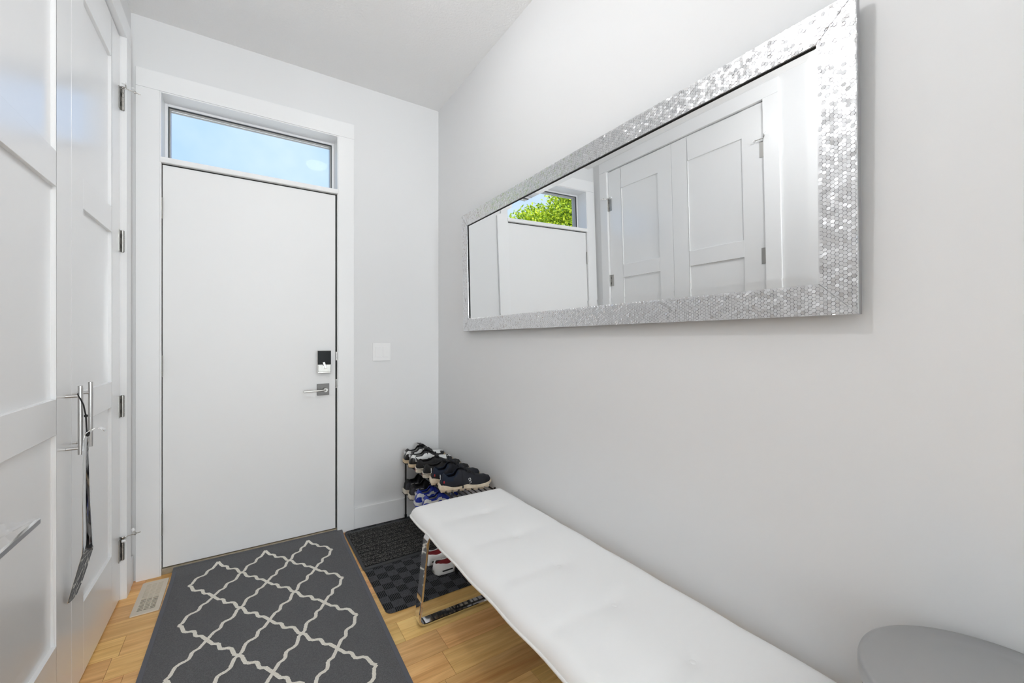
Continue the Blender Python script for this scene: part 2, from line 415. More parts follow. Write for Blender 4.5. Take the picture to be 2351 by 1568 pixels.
# left wall with closet recess
CY0, CY1, CZ = 1.262, 2.540, 2.560
bm = B()
box(bm, XL - .12, XL, YF, CY0, -.03, ZC); box(bm, XL - .12, XL, CY1, D, -.03, ZC); box(bm, XL - .12, XL, CY0, CY1, CZ, ZC)
box(bm, -1.16, -1.12, CY0 - .1, CY1 + .1, -.03, ZC); box(bm, -1.12, XL - .12, CY0 - .1, CY0 - .06, -.03, ZC); box(bm, -1.12, XL - .12, CY1 + .06, CY1 + .1, -.03, ZC)
struct('wall_left', bm, 'wall')

# baseboards
BBH, BBT = .133, .012
def baseboard(name, x0, x1, y0, y1, axis):
    bm = B(); t = .004
    box(bm, x0, x1, y0, y1, 0, BBH); o = struct(name, bm, 'trim', bevel=.003); return o
baseboard('baseboard_back', .5705, XR, D - BBT, D, 0)
baseboard('baseboard_right', XR - BBT, XR, YF, D - BBT, 1)
baseboard('baseboard_left', XL, XL + BBT, CY1 + .080, D - .018, 1)
baseboard('baseboard_front', XL, XR - BBT, YF, YF + BBT, 0)

# ---- front door casing (trim_1)
CW = .090; CT = .018
bm = B()
x0, x1 = OX0 - .0, OX1
box(bm, -.4466, OX0, D - CT, D, 0, OZ1); box(bm, OX1, .5695, D - CT, D, 0, OZ1)
box(bm, -.4466, .5695, D - CT, D, OZ1 + .0006, 2.515)
struct('trim_1', bm, 'trim', bevel=.0015)
# jamb (frame of the opening): outer box lining the opening, both for door and transom
bm = B(); JT = .006
box(bm, OX0, OX0 + JT, D - CT + .002, D + .16, 0, OZ1); box(bm, OX1 - JT, OX1, D - CT + .002, D + .16, 0, OZ1)
box(bm, OX0 + JT, OX1 - JT, D - CT + .002, D + .16, OZ1 - JT, OZ1)
struct('trim_2', bm, 'trim', bevel=.001)
# mullion bar between door and transom
bm = B(); box(bm, OX0 + .0005, OX1 - .0005, D - .022, D + .16, 2.0685, 2.0965)
struct('trim_3', bm, 'trim', bevel=.004)
# threshold
bm = B(); box(bm, OX0 + JT, OX1 - JT, D - .006, D + .16, 0, .030)
struct('trim_4', bm, 'threshold', bevel=.002)
# weatherstrip and dark seal behind the slab
bm = B()
box(bm, OX0 + JT, OX0 + JT + .012, D + .044, D + .06, .03, 2.0685); box(bm, OX1 - JT - .012, OX1 - JT, D + .044, D + .06, .03, 2.0685)
box(bm, OX0 + JT, OX1 - JT, D + .044, D + .06, 2.055, 2.0685); box(bm, OX0 + JT, OX1 - JT, D + .044, D + .06, .03, .045)
box(bm, .4642, .4722, D + .004, D + .044, .036, 2.0685); box(bm, -.3503, -.3478, D + .004, D + .044, .036, 2.0685); box(bm, -.3478, .4642, D + .004, D + .044, 2.0630, 2.0683)
struct('trim_5', bm, 'dark')

# ---- front door slab (door_1)
door = struct('door_1', BX(-.3475, .4640, D + .0, D + .044, .0345, 2.0625), 'door', bevel=.001)
def hinge(parent, x, y, z, axis='x', h=.1, name='hinge', m='nickel', leaf=None):
    """barrel hinge: knuckles with seams; leaf=(dx,dy) extents of visible leaf"""
    bm = B(); k = 5
    for i in range(k):
        z0 = z - h / 2 + h * i / k; cyl(bm, (x, y, z0 + .0006), (x, y, z0 + h / k - .0006), .0062, 14)
    cyl(bm, (x, y, z - h / 2 - .002), (x, y, z + h / 2 + .002), .0045, 12)
    if leaf:
        box(bm, min(x, x + leaf[0]), max(x, x + leaf[0]) + (0.002 if leaf[0] == 0 else 0), min(y, y + leaf[1]), max(y, y + leaf[1]) + (.002 if leaf[1] == 0 else 0), z - h / 2, z + h / 2)
        # dark slots in the leaf beside the knuckles
    return obj(name, bm, m, parent)
for zc in (1.842, 1.048, .253): hinge(door, -.3515, D - .006, zc, h=.104, leaf=(0, .01))
# smart lock
lk = obj('lock_body', BX(.3605, .4355, D - .026, D - .0002, .983, 1.118), 'chrome_dull', door, bevel=.002)
obj('lock_panel', BX(.3625, .4345, D - .0285, D - .0262, 1.034, 1.1165), 'black_gloss', lk, bevel=.0008)
obj('lock_cover', BX(.3640, .4340, D - .030, D - .0262, .990, 1.0325), 'nickel', lk, bevel=.002)
mt = Matrix.Translation((.3985, D - .037, 1.030)) @ Matrix.Rotation(math.radians(-18), 4, 'Y')
bm = B(); box(bm, -.0065, .0065, -.007, .007, -.021, .021, mt=mt); cyl(bm, (.3985, D - .031, 1.022), (.3985, D - .038, 1.022), .007)
obj('thumb_turn', bm, 'chrome', lk, bevel=.002)
# lever
rs = obj('lever_rose', BX(.3605, .4280, D - .009, D - .0002, .850, .9185), 'rose', door, bevel=.0012)
bm = B(); cyl(bm, (.402, D - .009, .884), (.402, D - .050, .884), .0115, 24)
cyl(bm, (.4165, D - .009, .884), (.4165, D - .0125, .884), .0035, 12)
pts = [(.404, D - .050, .884), (.385, D - .052, .8835), (.36, D - .053, .883), (.33, D - .053, .882), (.285, D - .052, .881)]
sweep_bar(bm, pts, .0058, .010, (0, 0, 1))
obj('door_lever', bm, 'nickel', rs, smooth=False, bevel=.0015)
# strike plate and latch edge on the jamb
bm = B()
for z0, z1 in ((1.055, 1.10), (.925, .975)):
    pass
for zc in (1.083, .915):
    box(bm, .4655, .4725, D - .004, D + .003, zc - .026, zc + .026); cyl(bm, (.469, D - .003, zc - .022), (.469, D - .003, zc + .022), .0032, 10)
obj('latch_plate', bm, 'chrome_dull', door)

# ---- transom window (window_1)
WY = D + .095
wx0, wx1, wz0, wz1 = OX0 + JT, OX1 - JT, 2.0965, OZ1 - JT
def ring(bm, x0, x1, z0, z1, w, y0, y1, wb=None):
    wb = w if wb is None else wb
    box(bm, x0, x0 + w, y0, y1, z0, z1); box(bm, x1 - w, x1, y0, y1, z0, z1); box(bm, x0 + w, x1 - w, y0, y1, z1 - w, z1); box(bm, x0 + w, x1 - w, y0, y1, z0, z0 + wb)
bm = B(); ring(bm, wx0, wx1, wz0, wz1, .013, WY, WY + .06, .004)
win = struct('window_1', bm, 'vinyl', bevel=.002)
bm = B(); ring(bm, wx0 + .013, wx1 - .013, wz0 + .004, wz1 - .013, .0035, WY + .004, WY + .058, .001); obj('window_gasket', bm, 'gasket', win)
bm = B(); ring(bm, wx0 + .0166, wx1 - .0166, wz0 + .0051, wz1 - .0166, .005, WY + .012, WY + .055, .001); obj('window_bead', bm, 'bead', win, bevel=.001)
obj('window_pane', BX(wx0 + .0217, wx1 - .0217, WY + .028, WY + .032, wz0 + .0061, wz1 - .0217), 'glass', win)

bm = B(); ring(bm, -.3145, .9845, .3505, 2.4495, .05, YF - .08, YF - .02)  # added window, out of view, letting the fill light in
added_win = struct('added_window', bm, 'vinyl', bevel=.002)
obj('window_pane', BX(-.264, .934, YF - .052, YF - .048, .401, 2.399), 'glass', added_win)

# ---- closet casing (trim_6)
CF = -.452; CWID = .080
bm = B()
box(bm, XL, CF, CY1, CY1 + CWID - .001, 0, CZ); box(bm, XL, CF, CY0 - CWID - .008, CY0, 0, CZ)
box(bm, XL, CF, CY0 - CWID - .008, CY1 + CWID - .001, CZ + .0006, CZ + .086)
struct('trim_6', bm, 'trim', bevel=.0015)
bm = B()
box(bm, XL - .12, CF - .001, CY1 - .0005, CY1 + .012, 0, CZ); box(bm, XL - .12, CF - .001, CY0 - .012, CY0 + .0005, 0, CZ); box(bm, XL - .12, CF - .001, CY0 + .0005, CY1 - .0005, CZ - .0005, CZ + .012)
struct('trim_7', bm, 'trim')

# ---- closet doors
DF = -.475; DT = .035; ZB, ZT = .010, 2.5535
PANELS = [(.260, .893), (1.002, 1.640), (1.746, 2.385)]
def closet_door(name, y0, y1, p0, p1, label):
    bm = B()
    # stiles and rails standing proud of recessed panels
    rec = .012
    box(bm, DF - DT, DF, y0, p0, ZB, ZT); box(bm, DF - DT, DF, p1, y1, ZB, ZT)
    zs = [ZB] + [z for p in PANELS for z in p] + [ZT]
    for i in range(0, len(zs), 2): box(bm, DF - DT, DF, p0, p1, zs[i], zs[i + 1])
    bmesh.ops.remove_doubles(bm, verts=bm.verts, dist=1e-5)
    o = struct(name, bm, 'closet', bevel=.0012)
    for z0, z1 in PANELS:
        bm = B(); box(bm, DF - DT + .004, DF - rec, p0 - .004, p1 + .004, z0 - .004, z1 + .004)
        obj('panel', bm, 'closet', o)
    return o
d2 = closet_door('door_2', CY0 + .0025, 1.9115, 1.400, 1.784, '')
d3 = closet_door('door_3', 1.9135, CY1 - .0025, 2.032, 2.398, '')
def closet_hinge(parent, y, z, sgn):
    """leaf on the door face with barrel at the jamb; sgn=+1 barrel on +y side"""
    h = .097; bm = B(); X0 = DF
    bx = DF + .0085
    for i in range(5):
        z0 = z - h / 2 + h * i / 5; cyl(bm, (bx, y, z0 + .0005), (bx, y, z0 + h / 5 - .0005), .0068, 14)
    cyl(bm, (bx, y, z - h / 2 - .0015), (bx, y, z + h / 2 + .0015), .005, 12)
    a, b = (y - sgn * .034, y - sgn * .004); a, b = min(a, b), max(a, b)
    box(bm, X0 + .0001, X0 + .003, a, b, z - h / 2, z + h / 2)
    for dz in (-.024, .024):
        c0, c1 = sorted((y - sgn * .0105, y - sgn * .0065)); box(bm, X0 + .003, X0 + .0036, c0, c1, z + dz - .009, z + dz + .009, mi=1)
    return obj('hinge', bm, ['nickel', 'dark'], parent)
def pin_stop(parent, y, z, sgn):
    """hinge-pin door stop: ring on the pin, two threaded arms with rubber bumpers"""
    bm = B(); bx = DF + .0085
    lathe(bm, [(.0055, -.003), (.0095, -.003), (.0095, .003), (.0055, .003)], (bx, y, z), 20)
    a = Vector((bx + .013, y + sgn * .001, z)); cyl(bm, (bx + .006, y, z), a, .003, 10); d1 = Vector((.86, sgn * .45, 0)).normalized()
    cyl(bm, a, a + d1 * .050, .0020, 10)
    d2_ = Vector((.10, -sgn * 1.0, 0)).normalized(); cyl(bm, a, a + d2_ * .058, .0026, 10)
    e1 = a + d1 * .030; tube(bm, [e1 + Vector((0, 0, .007)), e1 + Vector((.0045, sgn * .005, 0)), e1 - Vector((0, 0, .007)), e1 - Vector((.0045, sgn * .005, 0))], .0018, 8, closed=True)
    o = obj('pin_stop', bm, 'chrome_dull', parent)
    e2 = a + d2_ * .055; bm = B(); cyl(bm, e2 + Vector((.002, 0, 0)), e2 + Vector((-.012, 0, 0)), .0058, 14); obj('rubber_bumper', bm, 'plastic', o)
    bm = B(); cyl(bm, e1 + Vector((-.004, 0, .010)), e1 + Vector((-.010, sgn * .010, .020)), .0062, 14); obj('rubber_bumper', bm, 'plastic', o)
for zc in (2.272, 1.628, .879, .228):
    closet_hinge(d3, CY1 + .001, zc, 1); closet_hinge(d2, CY0 - .001, zc, -1)
for (dd, y, s_) in ((d3, CY1 + .001, 1), (d2, CY0 - .001, -1)):
    pin_stop(dd, y, 2.272 + .055, s_)
pin_stop(d3, CY1 + .001, .228 + .055, 1)
def bar_pull(parent, y, z0=.812, z1=1.032, m0=.833, m1=1.000):
    bm = B(); X = -.442
    cyl(bm, (X, y, z0), (X, y, z1), .0062, 20)
    for z in (m0, m1): cyl(bm, (DF + .0002, y, z), (X, y, z), .0048, 16)
    return obj('bar_handle', bm, 'steel', parent, bevel=.0005)
bar_pull(d2, 1.862); bar_pull(d3, 1.966, .816, 1.036)

# ------------------------------------------------------------------ light switch
sw = obj('light_switch', BX(.6855, .7985, D - .006, D - .0001, 1.0465, 1.1620), 'plastic', bevel=.002)
tag(sw, 'white double rocker light switch plate on back wall beside front door', 'light switch')
for xc in (.7195, .7655):
    f = obj('rocker', BX(xc - .0165, xc + .0165, D - .0085, D - .0062, 1.0710, 1.1375), 'plastic', sw, bevel=.001)

# ------------------------------------------------------------------ ceiling lights (outside the frame)
def ceiling_light(x, y, z, label):
    o = empty('ceiling_light', (x, y, z), label=label, cat='light', group='flush ceiling lights')
    bm = B(); lathe(bm, [(0, -.0002), (.105, -.0002), (.108, -.012), (.100, -.022), (.088, -.022), (.088, -.016), (0, -.016)], n=48); obj('rim', bm, 'steel', o)
    bm = B(); lathe(bm, [(.086, -.0165), (.084, -.035), (.070, -.052), (.045, -.064), (0, -.070)], n=32); obj('diffuser', bm, 'lamp_flush', o)
    return o
ceiling_light(*LAMPS[1], 'round flush ceiling light between closet and bench, nearest the front door')
ceiling_light(*LAMPS[2], 'added fill light, round flush fixture in the hall behind the camera')  # added fixture, unseen, filling the room with light from the hall
o = empty('pendant_light', LAMPS[0], label='small white globe pendant hanging from the ceiling between closet and bench', cat='light')
bm = B(); lathe(bm, [(0, -.0002), (.055, -.0002), (.055, -.012), (.02, -.02), (0, -.02)], n=32); obj('ceiling_rose', bm, 'steel', o)
bm = B(); cyl(bm, (0, 0, -.02), (0, 0, -.31), .005); cyl(bm, (0, 0, -.305), (0, 0, -.325), .022); obj('stem', bm, 'steel', o)
bm = B(); lathe(bm, [(0, -.326)] + [(.055 * math.sin(a), -.380 + .055 * math.cos(a)) for a in [PI * k / 16 for k in range(1, 16)]] + [(0, -.435)], n=32); obj('globe', bm, 'lamp', o)

# ------------------------------------------------------------------ wall mirror
LEAN = math.radians(1.25)
YA, YB, Z0, Z1 = .3375, 2.2340, 1.2340, 1.9200
mir = empty('wall_mirror', (1.1180, (YA + YB) / 2, Z0), label='long leaning rectangular mirror in silver hexagon mosaic frame on right wall', cat='mirror')
mir.rotation_euler = (0, -LEAN, 0)
# local frame: x = depth (front face at x=-.018), y along wall, z up
HY = (YB - YA) / 2; HZ = (Z1 - Z0) / math.cos(LEAN); FW = .0735; FX = -.0175
def frame_side(name, p_out0, p_out1, p_in1, p_in0):
    """mitred wooden side with hexagonal silver tiles; points are (y,z) corners"""
    poly = [p_out0, p_out1, p_in1, p_in0]
    bm = B()
    a = [bm.verts.new((0, y, z)) for y, z in poly]; b = [bm.verts.new((FX + .0012, y, z)) for y, z in poly]
    for k in range(4): bm.faces.new([a[k], a[(k + 1) % 4], b[(k + 1) % 4], b[k]]).material_index = 1
    bm.faces.new(a).material_index = 1; bm.faces.new(b)
    # half-plane tests for the tiles
    cy = sum(p[0] for p in poly) / 4; cz = sum(p[1] for p in poly) / 4; hp = []
    for k in range(4):
        y0, z0 = poly[k]; y1, z1 = poly[(k + 1) % 4]; ny, nz = (z1 - z0), -(y1 - y0); L = math.hypot(ny, nz); ny /= L; nz /= L
        if (cy - y0) * ny + (cz - z0) * nz < 0: ny, nz = -ny, -nz
        hp.append((y0, z0, ny, nz))
    inside = lambda y, z, m: all((y - a_) * c_ + (z - b_) * d_ > m for a_, b_, c_, d_ in hp)
    horiz = abs(p_out1[0] - p_out0[0]) > abs(p_out1[1] - p_out0[1])
    R = .0050; px = R * 1.5; pz = R * math.sqrt(3)
    ys = [p[0] for p in poly]; zs = [p[1] for p in poly]
    i = 0
    if horiz: ymin, ymax, zmin, zmax = min(ys), max(ys), min(zs), max(zs)
    else: ymin, ymax, zmin, zmax = min(ys), max(ys), min(zs), max(zs)
    y = ymin
    rr = random.Random(hash(name) % 1000 if False else int(abs(poly[0][0] * 1000)) + int(abs(poly[0][1] * 77)))
    while y <= ymax:
        z = zmin + (pz / 2 if i % 2 else 0)
        while z <= zmax:
            if inside(y, z, -.001):
                ty = rr.gauss(0, .07); tz = rr.gauss(0, .07); lift = rr.uniform(0, .0010)
                ring0, ring1 = [], []
                for k in range(6):
                    an = k * PI / 3; oy, oz = math.cos(an), math.sin(an)
                    yy, zz = y + oy * R * 1.0, z + oz * R * 1.0
                    yi, zi = y + oy * R * .945, z + oz * R * .945
                    # clip to the side's outline
                    for (hy, hz, cy_, cz_) in hp:
                        d = (yy - hy) * cy_ + (zz - hz) * cz_
                        if d < .0004: yy += (.0004 - d) * cy_; zz += (.0004 - d) * cz_
                        d = (yi - hy) * cy_ + (zi - hz) * cz_
                        if d < .0008: yi += (.0008 - d) * cy_; zi += (.0008 - d) * cz_
                    ring0.append(bm.verts.new((FX + .0013, yy, zz)))
                    ring1.append(bm.verts.new((FX - lift - .0004 + oy * R * ty + oz * R * tz, yi, zi)))
                for k in range(6): bm.faces.new([ring0[k], ring0[(k + 1) % 6], ring1[(k + 1) % 6], ring1[k]])
                bm.faces.new(ring1)
            z += pz
        y += px; i += 1
    # thin raised lips at inner and outer edge
    return obj(name, bm, ['silver', 'silver_side'], mir)
g = .0003
frame_side('frame_side', (-HY, 0), (HY, 0), (HY - FW - g, FW - g), (-HY + FW + g, FW - g))
frame_side('frame_side', (-HY, HZ), (HY, HZ), (HY - FW - g, HZ - FW + g), (-HY + FW + g, HZ - FW + g))
frame_side('frame_side', (-HY, g), (-HY, HZ - g), (-HY + FW, HZ - FW - g), (-HY + FW, FW + g))
frame_side('frame_side', (HY, g), (HY, HZ - g), (HY - FW, HZ - FW - g), (HY - FW, FW + g))
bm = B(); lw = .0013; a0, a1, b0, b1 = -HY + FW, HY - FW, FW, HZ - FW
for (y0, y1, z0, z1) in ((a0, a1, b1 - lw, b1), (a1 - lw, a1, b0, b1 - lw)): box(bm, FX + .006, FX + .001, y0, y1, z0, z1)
obj('gap_shade', bm, 'dark', mir)  # black strips painting the shade along the glass's top and far edges
bv = .022; dep = bv * math.tan(math.radians(3.0)); gx = FX + .0045
bm = B()
o4 = [(gx + dep, a0, b0), (gx + dep, a1, b0), (gx + dep, a1, b1), (gx + dep, a0, b1)]; i4 = [(gx, a0 + bv, b0 + bv), (gx, a1 - bv, b0 + bv), (gx, a1 - bv, b1 - bv), (gx, a0 + bv, b1 - bv)]
vo = [bm.verts.new(p) for p in o4]; vi = [bm.verts.new(p) for p in i4]; vb = [bm.verts.new((gx + dep + .004, p[1], p[2])) for p in o4]
bm.faces.new(vi)
for k in range(4):
    bm.faces.new([vo[k], vo[(k + 1) % 4], vi[(k + 1) % 4], vi[k]]); bm.faces.new([vb[k], vb[(k + 1) % 4], vo[(k + 1) % 4], vo[k]])
bm.faces.new(vb)
obj('mirror_glass', bm, 'mirror', mir)
# ------------------------------------------------------------------ rug
RUG_Z = .006
def rug_z(y):
    t = max(0, min(1, (y - 2.600) / .085)); return .017 * t * t * (3 - 2 * t)
def rug_pt(x, y, z):   # slight skew of the rug on the floor
    return (x + (y - 2.69) * .012, y, z + rug_z(y))
def build_rug():
    x0, x1, ya, yb = -.302, .498, 1.23, 2.692
    bm = B(); ys = [ya + (2.60 - ya) * k / 12 for k in range(13)] + [2.61 + (yb - 2.61) * k / 10 for k in range(11)]
    top = [[bm.verts.new(rug_pt(x, y, RUG_Z)) for x in (x0, x1)] for y in ys]; bot = [[bm.verts.new(rug_pt(x, y, .0006)) for x in (x0, x1)] for y in ys]
    for i in range(len(ys) - 1):
        bm.faces.new([top[i][0], top[i][1], top[i + 1][1], top[i + 1][0]]); bm.faces.new([bot[i][0], bot[i + 1][0], bot[i + 1][1], bot[i][1]])
        bm.faces.new([bot[i][0], top[i][0], top[i + 1][0], bot[i + 1][0]]); bm.faces.new([bot[i][1], bot[i + 1][1], top[i + 1][1], top[i][1]])
    bm.faces.new([bot[0][0], bot[0][1], top[0][1], top[0][0]]); bm.faces.new([bot[-1][0], top[-1][0], top[-1][1], bot[-1][1]])
    # trellis lines
    tpl = [(0, 0), (.11, .075), (.165, .22), (.215, .34), (.32, .405), (.47, .435), (.555, .475), (.585, .55), (.61, .66), (.67, .715), (.80, .755), (.89, .865), (1, 1)]
    # densify
    dense = []
    for a, b in zip(tpl, tpl[1:]):
        for k in range(5): dense.append((a[0] + (b[0] - a[0]) * k / 5, a[1] + (b[1] - a[1]) * k / 5))
    dense.append((1, 1))
    Px = [-.2225, -.0105, .2015, .4135]; Qx = [-.1165, .0955, .3075]; dy = .1622; py0 = 2.4905
    hw = .0066; zt = RUG_Z + .0007; rr = random.Random(5)
    for i, px in enumerate(Px):
        for r_ in range(0, 4):
            ez = 0
            py = py0 - 2 * dy * r_
            for j in (i - 1, i):
                if 0 <= j < 3:
                    for s_ in (1, -1):
                        qx, qy = Qx[j], py + s_ * dy
                        if qy < 1.30: continue
                        pts = [(px + (qx - px) * u, py + (qy - py) * v) for u, v in dense]
                        prev = None; ez = (ez + 1) % 5; zr = zt + .00012 * ez + rr.uniform(0, .0001)
                        for k, (x, y) in enumerate(pts):
                            a = pts[max(k - 1, 0)]; b = pts[min(k + 1, len(pts) - 1)]
                            dx_, dy_ = b[0] - a[0], b[1] - a[1]; L = math.hypot(dx_, dy_); nx, ny = -dy_ / L, dx_ / L
                            w1 = hw + rr.uniform(-.0007, .0009); w2 = hw + rr.uniform(-.0007, .0009)
                            c = [bm.verts.new(rug_pt(x + nx * w1, y + ny * w1, zr)), bm.verts.new(rug_pt(x - nx * w2, y - ny * w2, zr))]
                            if prev: bm.faces.new([prev[0], prev[1], c[1], c[0]]).material_index = 1
                            prev = c
    o = obj('trellis_rug', bm, ['rug_base', 'rug_line'])
    # binding
    bm = B(); P = []
    for y in [ya + (yb - ya) * k / 30 for k in range(31)]: P.append(rug_pt(x0, y, RUG_Z * .6))
    P2 = [rug_pt(x1, y, RUG_Z * .6) for y in [yb - (yb - ya) * k / 30 for k in range(31)]]
    for pts in (P, P2):
        for a, b in zip(pts, pts[1:]):
            s_ = 1 if pts is P else -1
            a, b = Vector(a), Vector(b)
            c = [(-.002, -.0035), (-.002, .0034), (.014, .0038), (.014, -.003)]
            ra = [bm.verts.new(a + Vector((s_ * q[0], 0, q[1]))) for q in c]; rb = [bm.verts.new(b + Vector((s_ * q[0], 0, q[1]))) for q in c]
            for k in range(4): bm.faces.new([ra[k], ra[(k + 1) % 4], rb[(k + 1) % 4], rb[k]])
    a = Vector(rug_pt(x0, yb, RUG_Z)); b = Vector(rug_pt(x1, yb, RUG_Z))
    box(bm, a.x, b.x, yb - .006, yb + .0015, a.z - .005, a.z + .0012)
    obj('binding', bm, 'rug_binding', o)
    tag(o, 'charcoal grey rug with ivory trellis pattern in front of the front door', 'rug')
build_rug()

# ------------------------------------------------------------------ mats
bm = B(); prism(bm, rrect(.512, 1.11, 1.775, 2.684, .03), .0006, .0062)
cm = obj('basketweave_mat', bm, 'mat_weave'); tag(cm, 'dark grey basketweave checked floor mat under the bench end and shoe rack', 'floor mat')
bm = B()
mx0, mx1, my0, my1 = .506, 1.10, 2.172, 2.652
zb = .0066
prism(bm, rrect(mx0, mx1, my0, my1, .008), zb, zb + .0026, mi=1)
nr = 9; hgt = (my1 - my0 - .046) / nr
for k in range(nr):
    ya = my0 + .028 + hgt * k
    # rounded rib
    prof = [(ya + .004, zb + .0026), (ya + .008, zb + .0062), (ya + hgt * .5, zb + .0072), (ya + hgt - .008, zb + .0062), (ya + hgt - .004, zb + .0026)]
    a = [bm.verts.new((mx0 + .014, y, z)) for y, z in prof]; b = [bm.verts.new((mx1 - .014, y, z)) for y, z in prof]
    for i in range(4): bm.faces.new([a[i], a[i + 1], b[i + 1], b[i]])
    bm.faces.new(a); bm.faces.new(b)
    box(bm, mx0 + .014, mx1 - .014, ya - .004, ya + .004, zb + .0024, zb + .0032, mi=2)
rm = obj('ribbed_doormat', bm, ['mat_pile', 'mat_rubber', 'mat_groove']); tag(rm, 'dark grey ribbed doormat with rubber border lying on the checked mat', 'doormat')

# ------------------------------------------------------------------ floor vent
def build_vent():
    x0, x1, y0, y1 = -.4125, -.3135, 2.352, 2.642
    o = empty('floor_vent', ((x0 + x1) / 2, (y0 + y1) / 2, .0), label='beige slotted floor vent between closet and rug by the front door', cat='floor vent')
    hx, hy = (x1 - x0) / 2, (y1 - y0) / 2; ix, iy = hx - .019, hy - .026
    bm = B(); z0, z1 = .0005, .0042
    # rim built from rounded outline minus inner rectangle
    out = rrect(-hx, hx, -hy, hy, .006, 4); inn = []
    for (x, y) in out:
        s = max(abs(x) / ix, abs(y) / iy); inn.append((max(-ix, min(ix, x * 1.0)), max(-iy, min(iy, y))))
    vo = [bm.verts.new((x, y, z0)) for x, y in out]; vt = [bm.verts.new((x * .985, y * .993, z1)) for x, y in out]; vi = [bm.verts.new((x, y, z1)) for x, y in inn]; vd = [bm.verts.new((x, y, z0)) for x, y in inn]
    n = len(out)
    for k in range(n):
        k2 = (k + 1) % n
        bm.faces.new([vo[k], vo[k2], vt[k2], vt[k]])
        for ra, rb in ((vt, vi), (vi, vd)):
            if (ra[k].co - ra[k2].co).length > 1e-6 and (rb[k].co - rb[k2].co).length > 1e-6: bm.faces.new([ra[k], ra[k2], rb[k2], rb[k]])
            elif (ra[k].co - ra[k2].co).length > 1e-6: bm.faces.new([ra[k], ra[k2], rb[k]])
    nrow = 19; p = 2 * iy / nrow
    for r_ in range(nrow + 1):
        yc = -iy + p * r_; box(bm, -ix, ix, yc - p * .20, yc + p * .20, .0012, .0041)
    for xc in (-ix * .34, ix * .34): box(bm, xc - .0016, xc + .0016, -iy + .0001, iy - .0001, .0013, .0039)
    obj('grille', bm, 'vent', o)
    yc = -iy + p * 8
    obj('damper', BX(-ix, ix, yc, iy, .0008, .0030), 'vent_shut', o)
    obj('duct_shade_sheet', BX(-ix, ix, -iy, yc, .0004, .0009), 'vent_dark', o)  # dark sheet painting the shade inside the open duct
build_vent()

